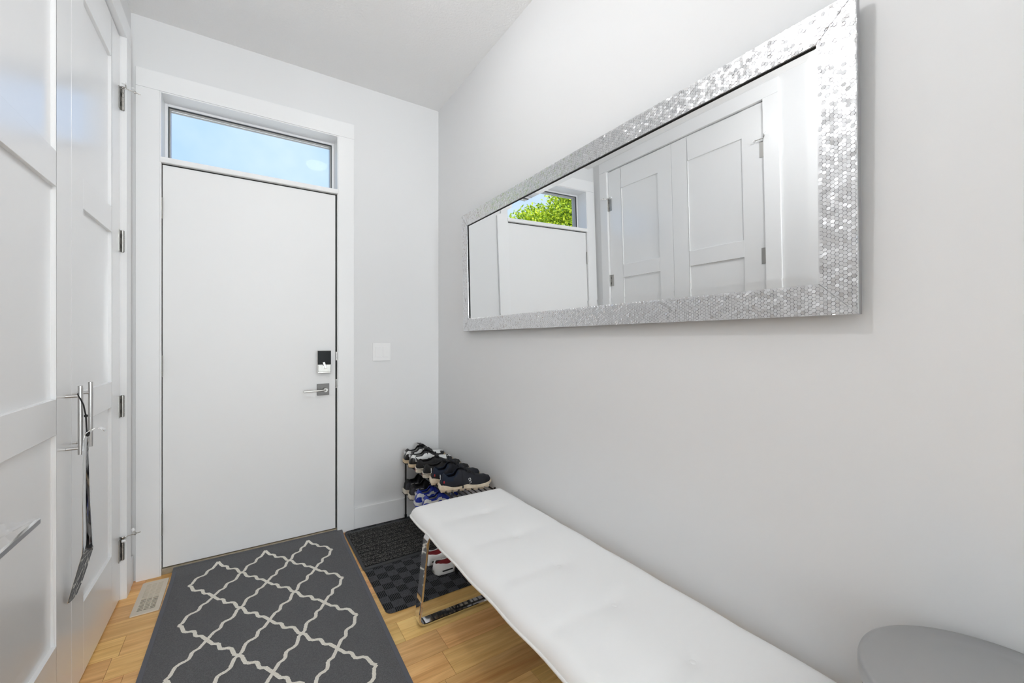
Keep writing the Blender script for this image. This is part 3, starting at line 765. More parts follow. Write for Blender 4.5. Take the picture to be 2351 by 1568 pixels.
# ------------------------------------------------------------------ bench
def build_bench():
    x0, x1, y0, y1 = .619, 1.108, .345, 1.812; zs = .396
    o = empty('bench', ((x0 + x1) / 2, (y0 + y1) / 2, 0), label='long white leather upholstered bench with chrome sled legs along right wall', cat='bench')
    cx, cy = (x0 + x1) / 2, (y0 + y1) / 2; hx, hy = (x1 - x0) / 2, (y1 - y0) / 2; r = .034
    btn = [1.563, 1.318, 1.072, .828, .582]; H = .040
    def dist(x, y):       # distance inside rounded rectangle
        qx, qy = abs(x) - (hx - r), abs(y) - (hy - r)
        return r - (math.hypot(max(qx, 0), max(qy, 0)) + min(max(qx, qy), 0))
    nu, nv = 44, 130
    def warp(u, v):       # square [-1,1]^2 to rounded rect, denser near the rim
        su = math.sin(u * PI / 2); sv = math.copysign(1 - (1 - abs(v)) ** 1.25, v)
        x, y = su * hx, sv * hy
        # pull corners in
        qx, qy = abs(x) - (hx - r), abs(y) - (hy - r)
        if qx > 0 and qy > 0:
            m_ = max(qx, qy); L = math.hypot(qx, qy); k = m_ / L
            x = math.copysign(hx - r + qx * k, x); y = math.copysign(hy - r + qy * k, y)
        return x, y
    def puff(y): return .5 - .5 * math.cos(2 * PI * ((cy + y) - btn[0]) / .2453)
    def grid(zf, edge):
        bm = B(); V = []
        for j in range(nv + 1):
            row = []
            for i in range(nu + 1):
                x, y = warp(-1 + 2 * i / nu, -1 + 2 * j / nv); d = max(0, dist(x, y))
                s_ = 1 + edge * (.004 * puff(y)) * max(0, 1 - d / .05) / hx
                row.append(bm.verts.new((x * s_, y, zf(x, y, d))))
            V.append(row)
        for j in range(nv):
            for i in range(nu): bm.faces.new([V[j][i], V[j][i + 1], V[j + 1][i + 1], V[j + 1][i]])
        return bm
    def ztop(x, y, d):
        z = zs + H * math.sqrt(max(0, 1 - (1 - min(1, d / .060)) ** 2.4)) ** 1.0
        z += .004 * (1 - (x / hx) ** 2)
        for b in btn:
            dx, dy = x - .018, y + cy - b; rr_ = math.hypot(dx, dy)
            z -= .010 * math.exp(-(rr_ / .020) ** 2) + .006 * math.exp(-(rr_ / .07) ** 2)
            z -= .0022 * math.exp(-(dy / .022) ** 2) * min(1, d / .04)
            # pulled wrinkles
            an = math.atan2(dy, dx); z += .0012 * math.exp(-(rr_ / .06) ** 2) * math.cos(5 * an) * min(1, rr_ / .02)
        return z
    def zbot(x, y, d): return zs - .020 * min(1, (d / .03)) ** .6 - .006 * puff(y) * min(1, d / .02)
    obj('seat_cushion', grid(ztop, 1), 'leather', o, smooth=True, loc=(0, 0, 0))
    bm = grid(zbot, 1)
    for f in bm.faces:
        c = f.calc_center_median()
        if dist(c.x, c.y) > .035: f.material_index = 1
    obj('seat_base', bm, ['leather', 'rack_fabric'], o, smooth=True)
    bm = B(); P = []
    for x, y in rrect(-hx, hx, -hy, hy, r, 8): P.append((x, y))
    Q = []
    for a, b in zip(P, P[1:] + P[:1]):
        L = math.hypot(b[0] - a[0], b[1] - a[1]); n = max(1, int(L / .03))
        for k in range(n):
            x, y = a[0] + (b[0] - a[0]) * k / n, a[1] + (b[1] - a[1]) * k / n
            Q.append((x * (1 + .004 * puff(y) / hx) + math.copysign(.001, x), y, zs))
    tube(bm, Q, .0042, 10, closed=True); obj('piping', bm, 'leather_pipe', o)
    for b in btn:
        bm = B(); lathe(bm, [(0, .003), (.005, .0026), (.009, .001), (.0105, -.002), (.010, -.004)], (.018, b - cy, ztop(.018, b - cy, .2) + .001), 20); obj('tuft_button', bm, 'leather', o)
    for yc in (1.643, .505):
        xb0, xb1 = .598 - cx, 1.100 - cx; xt0, xt1 = .640 - cx, 1.062 - cx; zt = .364
        path = fillet([(xb0, 0, .0062), (xb1, 0, .0062), (xt1, 0, zt), (xt0, 0, zt)], .026, 8)
        bm = B(); sweep_bar(bm, path, .0235, .0115, (0, 1, 0), closed=True)
        obj('leg', bm, 'chrome', o, loc=(0, yc - cy, 0))
build_bench()

# ------------------------------------------------------------------ shoe rack
def build_rack():
    x0, x1, y0, y1 = .889, 1.112, 1.887, 2.660; zf = .0070
    o = empty('shoe_rack', ((x0 + x1) / 2, (y0 + y1) / 2, .007), label='low black metal two-tier shoe rack in the corner beyond the bench', cat='shoe rack')
    ox, oy, oz = (x0 + x1) / 2, (y0 + y1) / 2, .007
    L = lambda x, y, z: (x - ox, y - oy, z - oz)
    for y in (y0, y1):
        for x in (x0, x1):
            on_rib = .0140 if y == y1 else .0140
            bm = B(); cyl(bm, L(x, y, on_rib - .0), L(x, y, .400 if x == x1 else .384), .0052, 12); cyl(bm, L(x, y, on_rib), L(x, y, on_rib + .02), .0075, 12)
            obj('leg', bm, 'rack', o)
    for z in (.384, .188):
        bm = B(); P = fillet([L(x0 - .012, y0 - .004, z), L(x1, y0 - .004, z), L(x1, y1 + .004, z), L(x0 - .012, y1 + .004, z)], .01, 4)
        tube(bm, P, .0045, 8, closed=True)
        for k in range(1, 8): cyl(bm, L(x0 - .010 + (x1 - x0) * k / 8, y0, z), L(x0 - .010 + (x1 - x0) * k / 8, y1, z), .0028, 8)
        obj('shelf', bm, 'rack', o)
build_rack()

# ------------------------------------------------------------------ shoes
def interp(tab, x):
    for (a, u), (b, v) in zip(tab, tab[1:]):
        if x <= b:
            t = (x - a) / (b - a); t = t * t * (3 - 2 * t); return u + (v - u) * t
    return tab[-1][1]
WID = [(0, .018), (.02, .027), (.07, .034), (.2, .036), (.36, .034), (.55, .041), (.72, .0465), (.84, .044), (.93, .034), (.98, .018), (1, .004)]
def shoe(name, label, cat, group, L=.272, heights=None, zone=None, mats=None, sole=None, z0=.020, open_=(.055, .40), tongue=None, tongue_m='sh_black', laces=None, lace_n=5, boxy=.62, lining='sh_black', toe_spring=.010, wscale=1.0):
    o = empty(name, label=label, cat=cat, group=group)
    nx, ns = 90, 112
    def lift(u): return toe_spring * max(0, (u - .68) / .32) ** 1.8
    def w(u): return interp(WID, u) * wscale
    H = heights
    bm = B(); V = []
    us = [0, .006, .018] + [.04 + .96 * (k / (nx - 3)) for k in range(nx - 2)]
    lo, hi = open_
    def span(u):
        if u <= lo or u >= hi: return 0.0
        a = min(1, (u - lo) / .07) ** .5; b = min(1, (hi - u) / .16) ** .6
        return .235 * a * b
    us = sorted(set(us + [lo + .004, lo + .012, hi - .006, hi - .016])); hf = ns // 2; T = []
    for u in us:
        u = min(u, .998); ww = w(u); hh = interp(H, u); sp = span(u); row = []; tr = []
        for side in (0, 1):
            for k in range(hf + 1):
                t = (.5 - sp) * k / hf; a = PI * t; cy_ = math.cos(a); sz = max(0.0, math.sin(a))
                y = abs(cy_) ** boxy * ww * (1 - .22 * (sz ** 2) * (1 if u > .4 else .5))
                if sp > 0 and k == hf: y += .001
                z = z0 + lift(u) + hh * sz ** (.85 if u > .4 else .55)
                x = u * L + .010 * (1 - u) ** 6 * (sz ** 1.5)
                row.append(bm.verts.new((x, y if side == 0 else -y, z))); tr.append(t)
        V.append(row); T.append(tr)
    n1 = hf + 1
    for j in range(len(us) - 1):
        um = (us[j] + us[j + 1]) / 2
        for side in (0, 1):
            for k in range(hf):
                b = side * n1; t = (T[j][b + k] + T[j + 1][b + k] + T[j][b + k + 1] + T[j + 1][b + k + 1]) / 4
                f = bm.faces.new([V[j][b + k], V[j][b + k + 1], V[j + 1][b + k + 1], V[j + 1][b + k]]); f.material_index = zone(um, (.5 - t) * 2, t) if zone else 0
    for side in (0, 1): pass
    V[0] = V[0][:n1] + list(reversed(V[0][n1:]))
    bm.faces.new(V[0][:n1] + V[0][n1 + 1:])
    bmesh.ops.remove_doubles(bm, verts=bm.verts, dist=1e-5)
    upper = obj('upper', bm, mats, o, smooth=True, solid=.0035)
    # insole: dark floor inside
    bm = B(); poly = [(u * L, w(u) * .86) for u in [.03, .08, .15, .25, .35, .45, .5]]
    prism(bm, poly + [(x, -y) for x, y in reversed(poly)], z0 + .004, z0 + .010); obj('insole', bm, lining, o)
    # sole
    sole(o, L, w, lift, z0)
    # tongue
    if tongue:
        xa, xb, zt, wd = tongue; bm = B()
        rows = []
        for k in range(9):
            t = k / 8; x = (xb + (xa - xb) * t) * L; hh = interp(H, xb) if k == 0 else None
            z = z0 + interp(H, .46) * .93 * (1 - t) + zt * t + .006 * math.sin(PI * t); ww = wd * (.75 + .35 * t) * (1 if t < .95 else .85)
            rows.append([(x, -ww, z - .006), (x, -ww * .6, z), (x, 0, z + .003), (x, ww * .6, z), (x, ww, z - .006)])
        vt = [[bm.verts.new(p) for p in r_] for r_ in rows]; vb = [[bm.verts.new((p[0] + .009, p[1] * .9, p[2] - .004)) for p in r_] for r_ in rows]
        for G in (vt, vb):
            for a, b in zip(G, G[1:]):
                for i in range(4): bm.faces.new([a[i], a[i + 1], b[i + 1], b[i]])
        for i in range(4):
            bm.faces.new([vt[-1][i], vt[-1][i + 1], vb[-1][i + 1], vb[-1][i]]); bm.faces.new([vt[0][i], vt[0][i + 1], vb[0][i + 1], vb[0][i]])
        for a, b, c_, d_ in zip(vt, vt[1:], vb, vb[1:]):
            bm.faces.new([a[0], b[0], d_[0], c_[0]]); bm.faces.new([a[4], b[4], d_[4], c_[4]])
        obj('tongue', bm, tongue_m, o, smooth=True)
    if laces:
        bm = B(); u0, u1 = .43, .66
        for k in range(lace_n):
            u = u0 + (u1 - u0) * k / (lace_n - 1); hh = interp(H, u); zz = z0 + hh + lift(u) + .003
            wd = .017
            for s_ in (1, -1):
                du = .014 * s_
                tube(bm, [((u - du) * L, -wd, zz - .006), ((u - du * .5) * L, -wd * .6, zz), (u * L, 0, zz + .002), ((u + du * .5) * L, wd * .6, zz), ((u + du) * L, wd, zz - .006)], .0022, 6)
        # bow
        zz = z0 + interp(H, .43) + .006
        for s_ in (1, -1):
            tube(bm, [(.43 * L, 0, zz), (.41 * L, s_ * .014, zz + .006), (.43 * L, s_ * .026, zz), (.46 * L, s_ * .022, zz - .006), (.44 * L, 0, zz)], .0022, 6)
            tube(bm, [(.43 * L, 0, zz), (.47 * L, s_ * .016, zz - .002), (.52 * L, s_ * .026, zz - .014)], .002, 6)
        obj('laces', bm, laces, o)
    return o
def outline(L, w, off, n=40):
    us = [0, .004, .012, .03] + [.05 + .95 * k / (n - 4) for k in range(n - 3)]
    us = [min(u, .9995) for u in us]
    return us, [(u * L + (-off if u < .01 else off * .6 if u > .99 else 0), max(.002, w(u) + off)) for u in us]
def slab_sole(m, layers, name='sole', extra=None):
    """layers: (z_bottom, z_top, offset, material index)"""
    def f(o, L, w, lift, z0):
        bm = B()
        for (za, zb_, off, mi) in layers:
            us, P = outline(L, w, off); n = len(P)
            lo = [[bm.verts.new((x, s * y, za + lift(u) * (1 if za > .004 else .9))) for (x, y), u in zip(P, us)] for s in (1, -1)]
            hi = [[bm.verts.new((x, s * y * .985, zb_ + lift(u))) for (x, y), u in zip(P, us)] for s in (1, -1)]
            for k in range(n - 1):
                for s in (0, 1): bm.faces.new([lo[s][k], lo[s][k + 1], hi[s][k + 1], hi[s][k]]).material_index = mi
                bm.faces.new([hi[0][k], hi[0][k + 1], hi[1][k + 1], hi[1][k]]).material_index = mi
                bm.faces.new([lo[0][k], lo[0][k + 1], lo[1][k + 1], lo[1][k]]).material_index = mi
            for k in (0, n - 1): bm.faces.new([lo[0][k], hi[0][k], hi[1][k], lo[1][k]]).material_index = mi
        obj(name, bm, m, o, bevel=.0015)
        if extra: extra(o, L, w, lift, z0)
    return f
def pod_sole(o, L, w, lift, z0):
    """runner's thick sole of hollow pods with wavy upper edge"""
    bm = B()
    us, P = outline(L, w, .006); n = len(P)
    top = lambda u: .028 + .010 * math.exp(-((u - .05) / .10) ** 2) + .006 * math.exp(-((u - .50) / .07) ** 2) - .006 * math.exp(-((u - .30) / .1) ** 2)
    lo = [[bm.verts.new((x, s * y, .012 + lift(u))) for (x, y), u in zip(P, us)] for s in (1, -1)]
    hi = [[bm.verts.new((x, s * y * .96, top(u) + lift(u) * .8)) for (x, y), u in zip(P, us)] for s in (1, -1)]
    for k in range(n - 1):
        for s in (0, 1): bm.faces.new([lo[s][k], lo[s][k + 1], hi[s][k + 1], hi[s][k]])
        bm.faces.new([hi[0][k], hi[0][k + 1], hi[1][k + 1], hi[1][k]]); bm.faces.new([lo[0][k], lo[0][k + 1], lo[1][k + 1], lo[1][k]])
    for k in (0, n - 1): bm.faces.new([lo[0][k], hi[0][k], hi[1][k], lo[1][k]])
    obj('sole', bm, 'sh_cream', o, bevel=.003)
    bm = B()
    for k, u in enumerate([.04, .15, .27, .40, .53, .66, .78, .89]):
        for s in (1, -1):
            y = s * (w(u) * .62); x = u * L
            mt = Matrix.Translation((x, y, .0075 + lift(u)))
            box(bm, -.0125, .0125, -w(u) * .40, w(u) * .40, -.0072, .0072, mt=mt)
    obj('sole_pods', bm, 'sh_cream', o, bevel=.003)
    bm = B()
    bm.free()
    for s in (1, -1): obj('sole_marker', BX(.40 * L, .425 * L, s * (w(.41) + .0072) - .001, s * (w(.41) + .0072) + .001, .016, .031), 'lace', o)

H_low = [(0, .036), (.015, .060), (.06, .068), (.16, .058), (.27, .060), (.35, .080), (.43, .080), (.55, .060), (.72, .036), (.88, .030), (.96, .022), (1, .006)]
H_run = [(0, .028), (.012, .052), (.05, .062), (.15, .056), (.26, .058), (.35, .082), (.44, .082), (.55, .062), (.70, .042), (.86, .033), (.96, .022), (1, .006)]
H_slip = [(0, .024), (.012, .044), (.06, .050), (.16, .046), (.30, .046), (.42, .058), (.52, .052), (.70, .036), (.88, .028), (.96, .020), (1, .006)]

def heel_text(o, body, size, z, m='print_white', name='heel_lettering'):
    t = text_obj(name, body, size, m, o, Matrix.Identity(4), extrude=.0007, bold=.0003)
    Rh = .0215
    for v in t.data.vertices:      # wrap the lettering round the heel
        a = v.co.x / Rh; h = v.co.z
        v.co = Vector((Rh - (Rh + .0028 + h) * math.cos(a) + .0015, -(Rh + .0028 + h) * math.sin(a), z + v.co.y))
    return t
def swoosh(o, L, w, z0, m, side=1, s=1.0):
    pts_t = [(.12, .050), (.20, .028), (.30, .020), (.45, .030), (.62, .050)]
    pts_b = [(.12, .050), (.17, .022), (.28, .008), (.42, .016), (.62, .050)]
    bm = B(); n = 14; rows = []
    def cat(P, t):
        i = min(int(t * (len(P) - 1)), len(P) - 2); f = t * (len(P) - 1) - i
        p0, p1, p2, p3 = P[max(i - 1, 0)], P[i], P[i + 1], P[min(i + 2, len(P) - 1)]
        return tuple(.5 * ((2 * b) + (-a + c) * f + (2 * a - 5 * b + 4 * c - d) * f * f + (-a + 3 * b - 3 * c + d) * f ** 3) for a, b, c, d in zip(p0, p1, p2, p3))
    for k in range(n + 1):
        a = cat(pts_t, k / n); b = cat(pts_b, k / n); r_ = []
        for q in (0, .5, 1):
            u = a[0] + (b[0] - a[0]) * q; z = a[1] + (b[1] - a[1]) * q
            hh = interp(H_low, u); sz = min(.98, max(.02, z / hh)); al = math.asin(min(.98, sz ** (1 / (.85 if u > .4 else .55))))
            yy = math.cos(al) ** .62 * w(u) * (1 - .22 * (math.sin(al) ** 2) * (1 if u > .4 else .5))
            r_.append(bm.verts.new((u * L, side * (yy + .0016), z0 + z)))
        rows.append(r_)
    for a, b in zip(rows, rows[1:]):
        for i in range(2): bm.faces.new([a[i], a[i + 1], b[i + 1], b[i]])
    obj('side_stripe', bm, m, o, smooth=True, solid=.001)

def z_bw(u, c, t):      # c: 0 at top centre .. 1 at sole edge
    if u < .13: return 0 if c > .72 else (1 if c > .42 else 0)
    if u > .86: return 0 if c > .25 else 1
    if .66 < u <= .86: return 0 if c > .62 else 1
    if .42 < u <= .66: return 0 if c < .45 or c > .75 else 1
    return 1 if .55 < c < .92 else 0
def dunk():
    o = shoe('sneaker', 'x', 'shoe', 'black and white low sneakers', heights=H_low, zone=z_bw, mats=['sh_blackleather', 'sh_white'],
             sole=slab_sole(['sh_tan', 'rubber', 'sh_cream'], [(0, .004, .005, 1), (.004, .0235, .0042, 0), (.0195, .0215, .0048, 2)]), tongue=(.33, .48, .096, .026), tongue_m='sh_blackleather', laces='lace', lining='sh_blackleather')
    w = lambda u: interp(WID, u)
    swoosh(o, .272, w, .020, 'sh_black', -1); swoosh(o, .272, w, .020, 'sh_black', 1)
    heel_text(o, 'NIKE', .0165, .070)
    return o
def slip():
    def extra(o, L, w, lift, z0):
        bm = B(); box(bm, -.0052, -.0036, -.012, .012, .006, .020); obj('heel_label', bm, 'sh_red', o, bevel=.0006)
        bm = B(); us, P = outline(L, w, .0046); pts = [(x, y, .0195 + lift(u)) for (x, y), u in zip(P, us)] + [(x, -y, .0195 + lift(u)) for (x, y), u in reversed(list(zip(P, us)))]
        tube(bm, pts, .0009, 6, closed=True); obj('sole_stripe', bm, 'lace', o)
    o = shoe('slip_on_shoe', 'x', 'shoe', 'black slip-on shoes', heights=H_slip, zone=lambda u, c, t: 0, mats=['sh_black'], sole=slab_sole(['sh_ivory'], [(0, .0245, .0042, 0)], extra=extra), tongue=(.40, .50, .072, .018), tongue_m='sh_black', wscale=.95)
    bm = B(); L = .272; P = []
    for k in range(13):
        a = PI * k / 12; P.append((.002 + .010 * abs(math.cos(a)) ** 2 + .0, math.cos(a) * .016, .062 - .030 * abs(math.cos(a)) ** 3 + .0035))
    tube(bm, P, .0012, 6); obj('heel_seam', bm, 'sh_grey', o)
    return o
def on_logo(o, mt, m='print_white', name='side_logo'):
    bm = B(); R = .0058
    pts = [(R * math.cos(a), R * math.sin(a), 0) for a in [2 * PI * k / 20 for k in range(20)]]
    tube(bm, pts, .0011, 6, closed=True); tube(bm, [(R, R, 0), (R, -R * 1.05, 0)], .0011, 6)
    q = [(-R, -.0095, 0), (0, -.0095, 0), (.0042, -.0108, 0), (.0058, -.0145, 0), (.0042, -.0182, 0), (0, -.0195, 0), (-R, -.0195, 0)]
    tube(bm, q, .0011, 6)
    ob = obj(name, bm, m, o); ob.matrix_local = mt; return ob
def z_run(u, c, t):
    if u < .24 and c < .82: return 1
    if u < .34 and c < .55: return 1
    return 0
def runner():
    o = shoe('running_shoe', 'x', 'shoe', 'navy and black running shoes', L=.274, heights=H_run, zone=z_run, mats=['sh_navy', 'sh_navy2'], sole=pod_sole, z0=.027, tongue=(.32, .48, .112, .024), tongue_m='sh_navy', laces='lace', lining='sh_navy', wscale=1.04)
    on_logo(o, Matrix.Translation((.150, -.0400, .058)) @ Matrix.Rotation(math.radians(8), 4, 'Z') @ Matrix.Rotation(math.radians(62), 4, 'X'))
    on_logo(o, Matrix.Translation((.002, .004, .078)) @ Matrix.Rotation(-PI / 2, 4, 'Z') @ Matrix.Rotation(PI / 2, 4, 'X'), name='heel_logo')
    bm = B(); sweep_bar(bm, [(.092, 0, .128), (.089, 0, .140), (.086, 0, .150), (.092, 0, .153), (.098, 0, .143), (.100, 0, .126)], .009, .002, (0, 1, 0)); obj('pull_loop', bm, 'lace', o)
    bm = B(); box(bm, .012, .018, -.0385, -.0360, .050, .062); obj('red_tag', bm, 'sh_red', o)
    return o
def z_blue(u, c, t):
    if u < .16: return 0 if c < .50 or c > .80 else 1
    if u > .86: return 0
    if .66 < u <= .86: return 1 if c < .5 else 0
    return 1 if .62 < c < .80 else 0
def blue():
    o = shoe('sneaker', 'x', 'shoe', 'royal blue and white sneakers', heights=H_low, zone=z_blue, mats=['sh_blue', 'sh_white'], sole=slab_sole(['sh_white', 'sh_blue'], [(0, .005, .005, 1), (.005, .0235, .0042, 0)]), tongue=(.33, .48, .094, .026), tongue_m='sh_bluesatin', laces='lace_grey', lining='sh_bluesatin')
    w = lambda u: interp(WID, u)
    swoosh(o, .272, w, .020, 'sh_white', -1); swoosh(o, .272, w, .020, 'sh_white', 1)
    heel_text(o, 'NIKE', .0165, .070)
    return o
def grey_sneaker():
    o = shoe('sneaker', 'x', 'shoe', 'charcoal and black sneakers with speckled soles', heights=H_run, zone=lambda u, c, t: 1 if (u < .3 and c > .55) else 0, mats=['sh_black', 'sh_grey'], sole=slab_sole(['sh_ivory', 'rubber'], [(0, .004, .006, 1), (.004, .030, .0052, 0)]), z0=.026, tongue=(.31, .48, .098, .021), laces='lace')
    bm = B()
    for x, z in ((.030, .064), (.060, .062)): box(bm, x, x + .020, -.0352, -.0338, z, z + .0025)
    obj('reflective_strip', bm, 'sh_white', o)
    return o
def place(proto, spots, first_used=[0]):
    for i, (x, y, z, rz, label) in enumerate(spots):
        o = proto if i == 0 else copy_tree(proto)
        o.location = (x, y, z); o.rotation_euler = (0, 0, math.radians(rz)); o['label'] = label
ZT1 = .3885; ZT2 = .1925
place(dunk(), [(.862, 2.610, ZT1 + .0005, -3, 'black and white low sneaker on upper rack shelf, against the back wall'), (.860, 2.510, ZT1 + .0005, -13, 'black and white low sneaker on upper rack shelf, next to the black slip-ons')])
place(slip(), [(.866, 2.402, ZT1 + .0005, -13, 'black slip-on shoe with white sole, the one next to the black and white sneakers'), (.868, 2.290, ZT1 + .0005, -14, 'black slip-on shoe with white sole, the one next to the navy running shoes')])
place(runner(), [(.860, 2.150, ZT1 + .0005, -14, 'navy and black running shoe on cream sole, the farther one beside the slip-ons'), (.858, 2.020, ZT1 + .0005, -13, 'navy and black running shoe on cream sole, nearest the bench on upper shelf')])
place(grey_sneaker(), [(.862, 2.606, ZT2 + .0005, 0, 'charcoal sneaker with speckled cream sole on lower shelf against the back wall'), (.860, 2.500, ZT2 + .0005, -4, 'charcoal sneaker with speckled cream sole on lower shelf beside the blue sneakers')])
place(blue(), [(.855, 2.388, ZT2 + .0005, -7, 'royal blue and white sneaker on lower shelf next to charcoal sneaker'), (.858, 2.278, ZT2 + .0005, -9, 'royal blue and white sneaker on lower shelf, half hidden behind the bench corner')])

# clogs on the floor under the bench end
def clog():
    o = empty('clog', cat='shoe', group='white clogs under the bench')
    L = .262; bm = B(); us = [0, .01, .03, .06] + [.1 + .9 * k / 24 for k in range(25)]; V = []
    WC = [(0, .010), (.015, .025), (.055, .038), (.2, .042), (.4, .042), (.7, .050), (.85, .047), (.95, .034), (1, .006)]
    HC = [(0, .030), (.02, .048), (.07, .060), (.12, .062), (.25, .052), (.4, .060), (.6, .066), (.8, .056), (.94, .036), (1, .016)]
    ns = 24
    us = sorted(set(us + [.035, .045, .08, .485, .495])); hf = 14; n1 = hf + 1
    for u in us:
        ww, hh = interp(WC, u), interp(HC, u); row = []
        sp = 0 if u <= .03 or u >= .5 else .62 * min(1, (u - .03) / .08) ** .5 * min(1, (.5 - u) / .12) ** .5
        for side in (1, -1):
            for k in range(hf + 1):
                a = -.35 + (PI / 2 - sp + .35) * k / hf; cy_, sz = math.cos(a), math.sin(a)
                row.append(bm.verts.new((u * L, side * max(0, cy_) ** .75 * ww, .012 + (hh - .012) * sz if sz > 0 else .012 + .030 * sz)))
        V.append(row)
    for j in range(len(us) - 1):
        for b in (0, n1):
            for k in range(hf): bm.faces.new([V[j][b + k], V[j][b + k + 1], V[j + 1][b + k + 1], V[j + 1][b + k]])
    bm.faces.new(V[0][:n1] + list(reversed(V[0][n1:]))[1:])
    bmesh.ops.remove_doubles(bm, verts=bm.verts, dist=1e-5)
    obj('upper', bm, 'clog', o, smooth=True, solid=.004)
    bm = B(); poly = [(u * L, interp(WC, u) * .93) for u in [.0, .02, .05, .1, .2, .3, .4, .5, .6, .7, .8, .9, .97, 1]]
    prism(bm, poly + [(x, -y) for x, y in reversed(poly)], .0005, .020); obj('sole', bm, 'clog', o, bevel=.006)
    bm = B(); poly = [(u * L, interp(WC, u) * .70) for u in [.05, .08, .13, .2, .3, .4, .47, .6]]
    prism(bm, poly + [(x, -y) for x, y in reversed(poly)], .0205, .043); obj('lining', bm, 'sh_darkred', o, bevel=.006)
    bm = B(); box(bm, .030, .085, -.0468, -.040, .020, .0245); obj('side_slot', bm, 'lace', o, bevel=.001)
    return o
place(clog(), [(.785, 2.064, .0070, 0, 'white clog with dark red lining under the bench end, the farther one'), (.796, 1.954, .0070, 0, 'white clog with dark red lining under the bench end, nearest the camera')])

# ------------------------------------------------------------------ shoehorn hanging from the pull
def build_horn():
    Y0 = 1.862
    o = empty('shoehorn', (-.4300, Y0, .875), label='long polished metal shoehorn hanging by a cord from near closet handle', cat='shoehorn')
    ax = Vector((.36, .93, 0)).normalized(); nn = Vector((ax.y, -ax.x, 0))
    prof = [(.046, .006, .006, 0), (.041, .013, .007, 0), (.030, .0185, .008, 0), (.016, .014, .009, 0), (.006, .004, .010, 0), (.001, -.015, .0115, .0005), (0, -.06, .013, .001), (0, -.14, .0145, .002), (0, -.22, .0165, .003), (.001, -.30, .019, .004), (.001, -.355, .0215, .005),
            (.000, -.378, .0225, .0055), (-.006, -.400, .022, .006), (-.016, -.44, .021, .007), (-.026, -.48, .0195, .007), (-.034, -.512, .016, .006), (-.038, -.526, .009, .003), (-.039, -.530, .003, .001)]
    bm = B(); rows = []; n = 8
    for dx, z, hw, cup in prof:
        r_ = []
        for k in range(n + 1):
            t = -1 + 2 * k / n; p = Vector((dx, 0, z)) + ax * (hw * t) + nn * (cup * t * t)
            r_.append(bm.verts.new(p))
        rows.append(r_)
    for a, b in zip(rows, rows[1:]):
        for k in range(n): bm.faces.new([a[k], a[k + 1], b[k + 1], b[k]])
    obj('blade', bm, 'chrome', o, smooth=True, solid=.0015)
    bm = B(); top = Vector((-.0165, 0, .125)); kn = Vector((.0015, -.006, .060)); bot = Vector((.003, -.001, -.004))
    # loop round the standoff, knot, loop through blade hole
    tube(bm, [top + Vector((0, -.005, .004)), Vector((-.0035, -.0095, .098)), kn, bot + Vector((0, -.002, 0))], .0017, 8); tube(bm, [top + Vector((.002, -.004, .002)), Vector((-.0028, -.0080, .096)), kn + Vector((0, .003, 0)), bot + Vector((0, .003, .0))], .0017, 8)
    tube(bm, [top + Vector((0, -.004, .004)), top + Vector((0, -.005, .008)), top + Vector((0, 0, .0115)), top + Vector((0, .005, .008)), top + Vector((0, .004, .004))], .0017, 8)
    for s_ in (0, 1): lathe(bm, [(0, -.006), (.0045, -.003), (.005, 0), (.0045, .003), (0, .006)], kn + Vector((0, .002, 0)), 12) if s_ == 0 else lathe(bm, [(0, -.004), (.004, -.001), (.006, .008), (.003, .014), (0, .016)], bot + Vector((.002, 0, 0)), 12)
    obj('hanging_cord', bm, 'lace', o)
build_horn()

# ------------------------------------------------------------------ waste bin
def build_bin():
    R = .176; o = empty('step_bin', (.950, .110, 0), label='round brushed steel waste bin at the near end of the bench', cat='waste bin')
    bm = B(); lathe(bm, [(R - .012, .012), (R - .008, .016), (R - .008, .5970), (R - .012, .6010), (R - .02, .6010)], n=96); bm.faces.new([v for v in bm.verts if abs(v.co.z - .012) < 1e-5 and False] or [bm.verts.new((.05, 0, .013)), bm.verts.new((-.05, .05, .013)), bm.verts.new((-.05, -.05, .013))]); obj('bin_body', bm, 'bin', o)
    bm = B(); lathe(bm, [(0, 0), (R - .004, 0), (R - .003, .020), (R - .010, .022), (0, .022)], n=96); obj('base_ring', bm, 'rubber', o)
    bm = B(); lathe(bm, [(R - .02, .5990), (R - .0045, .6010), (R - .0045, .6110), (R - .02, .6130)], n=96); obj('rubber_band', bm, 'rubber', o)
    bm = B(); lathe(bm, [(R - .012, .6090), (R - .002, .6100), (R - .0005, .6160), (R - .0005, .6330), (R - .002, .6380), (R - .006, .6405), (R - .010, .6400), (R - .030, .6435), (R - .055, .6500), (R - .075, .6570), (R - .090, .6590), (.05, .6610), (0, .6620)], n=128); obj('lid', bm, 'bin', o)
    bm = B(); box(bm, -.03, .03, .0, .05, .006, .014, mt=Matrix.Rotation(math.radians(125), 4, 'Z') @ Matrix.Translation((0, R - .015, 0))); obj('pedal', bm, 'steel', o, bevel=.003)
build_bin()

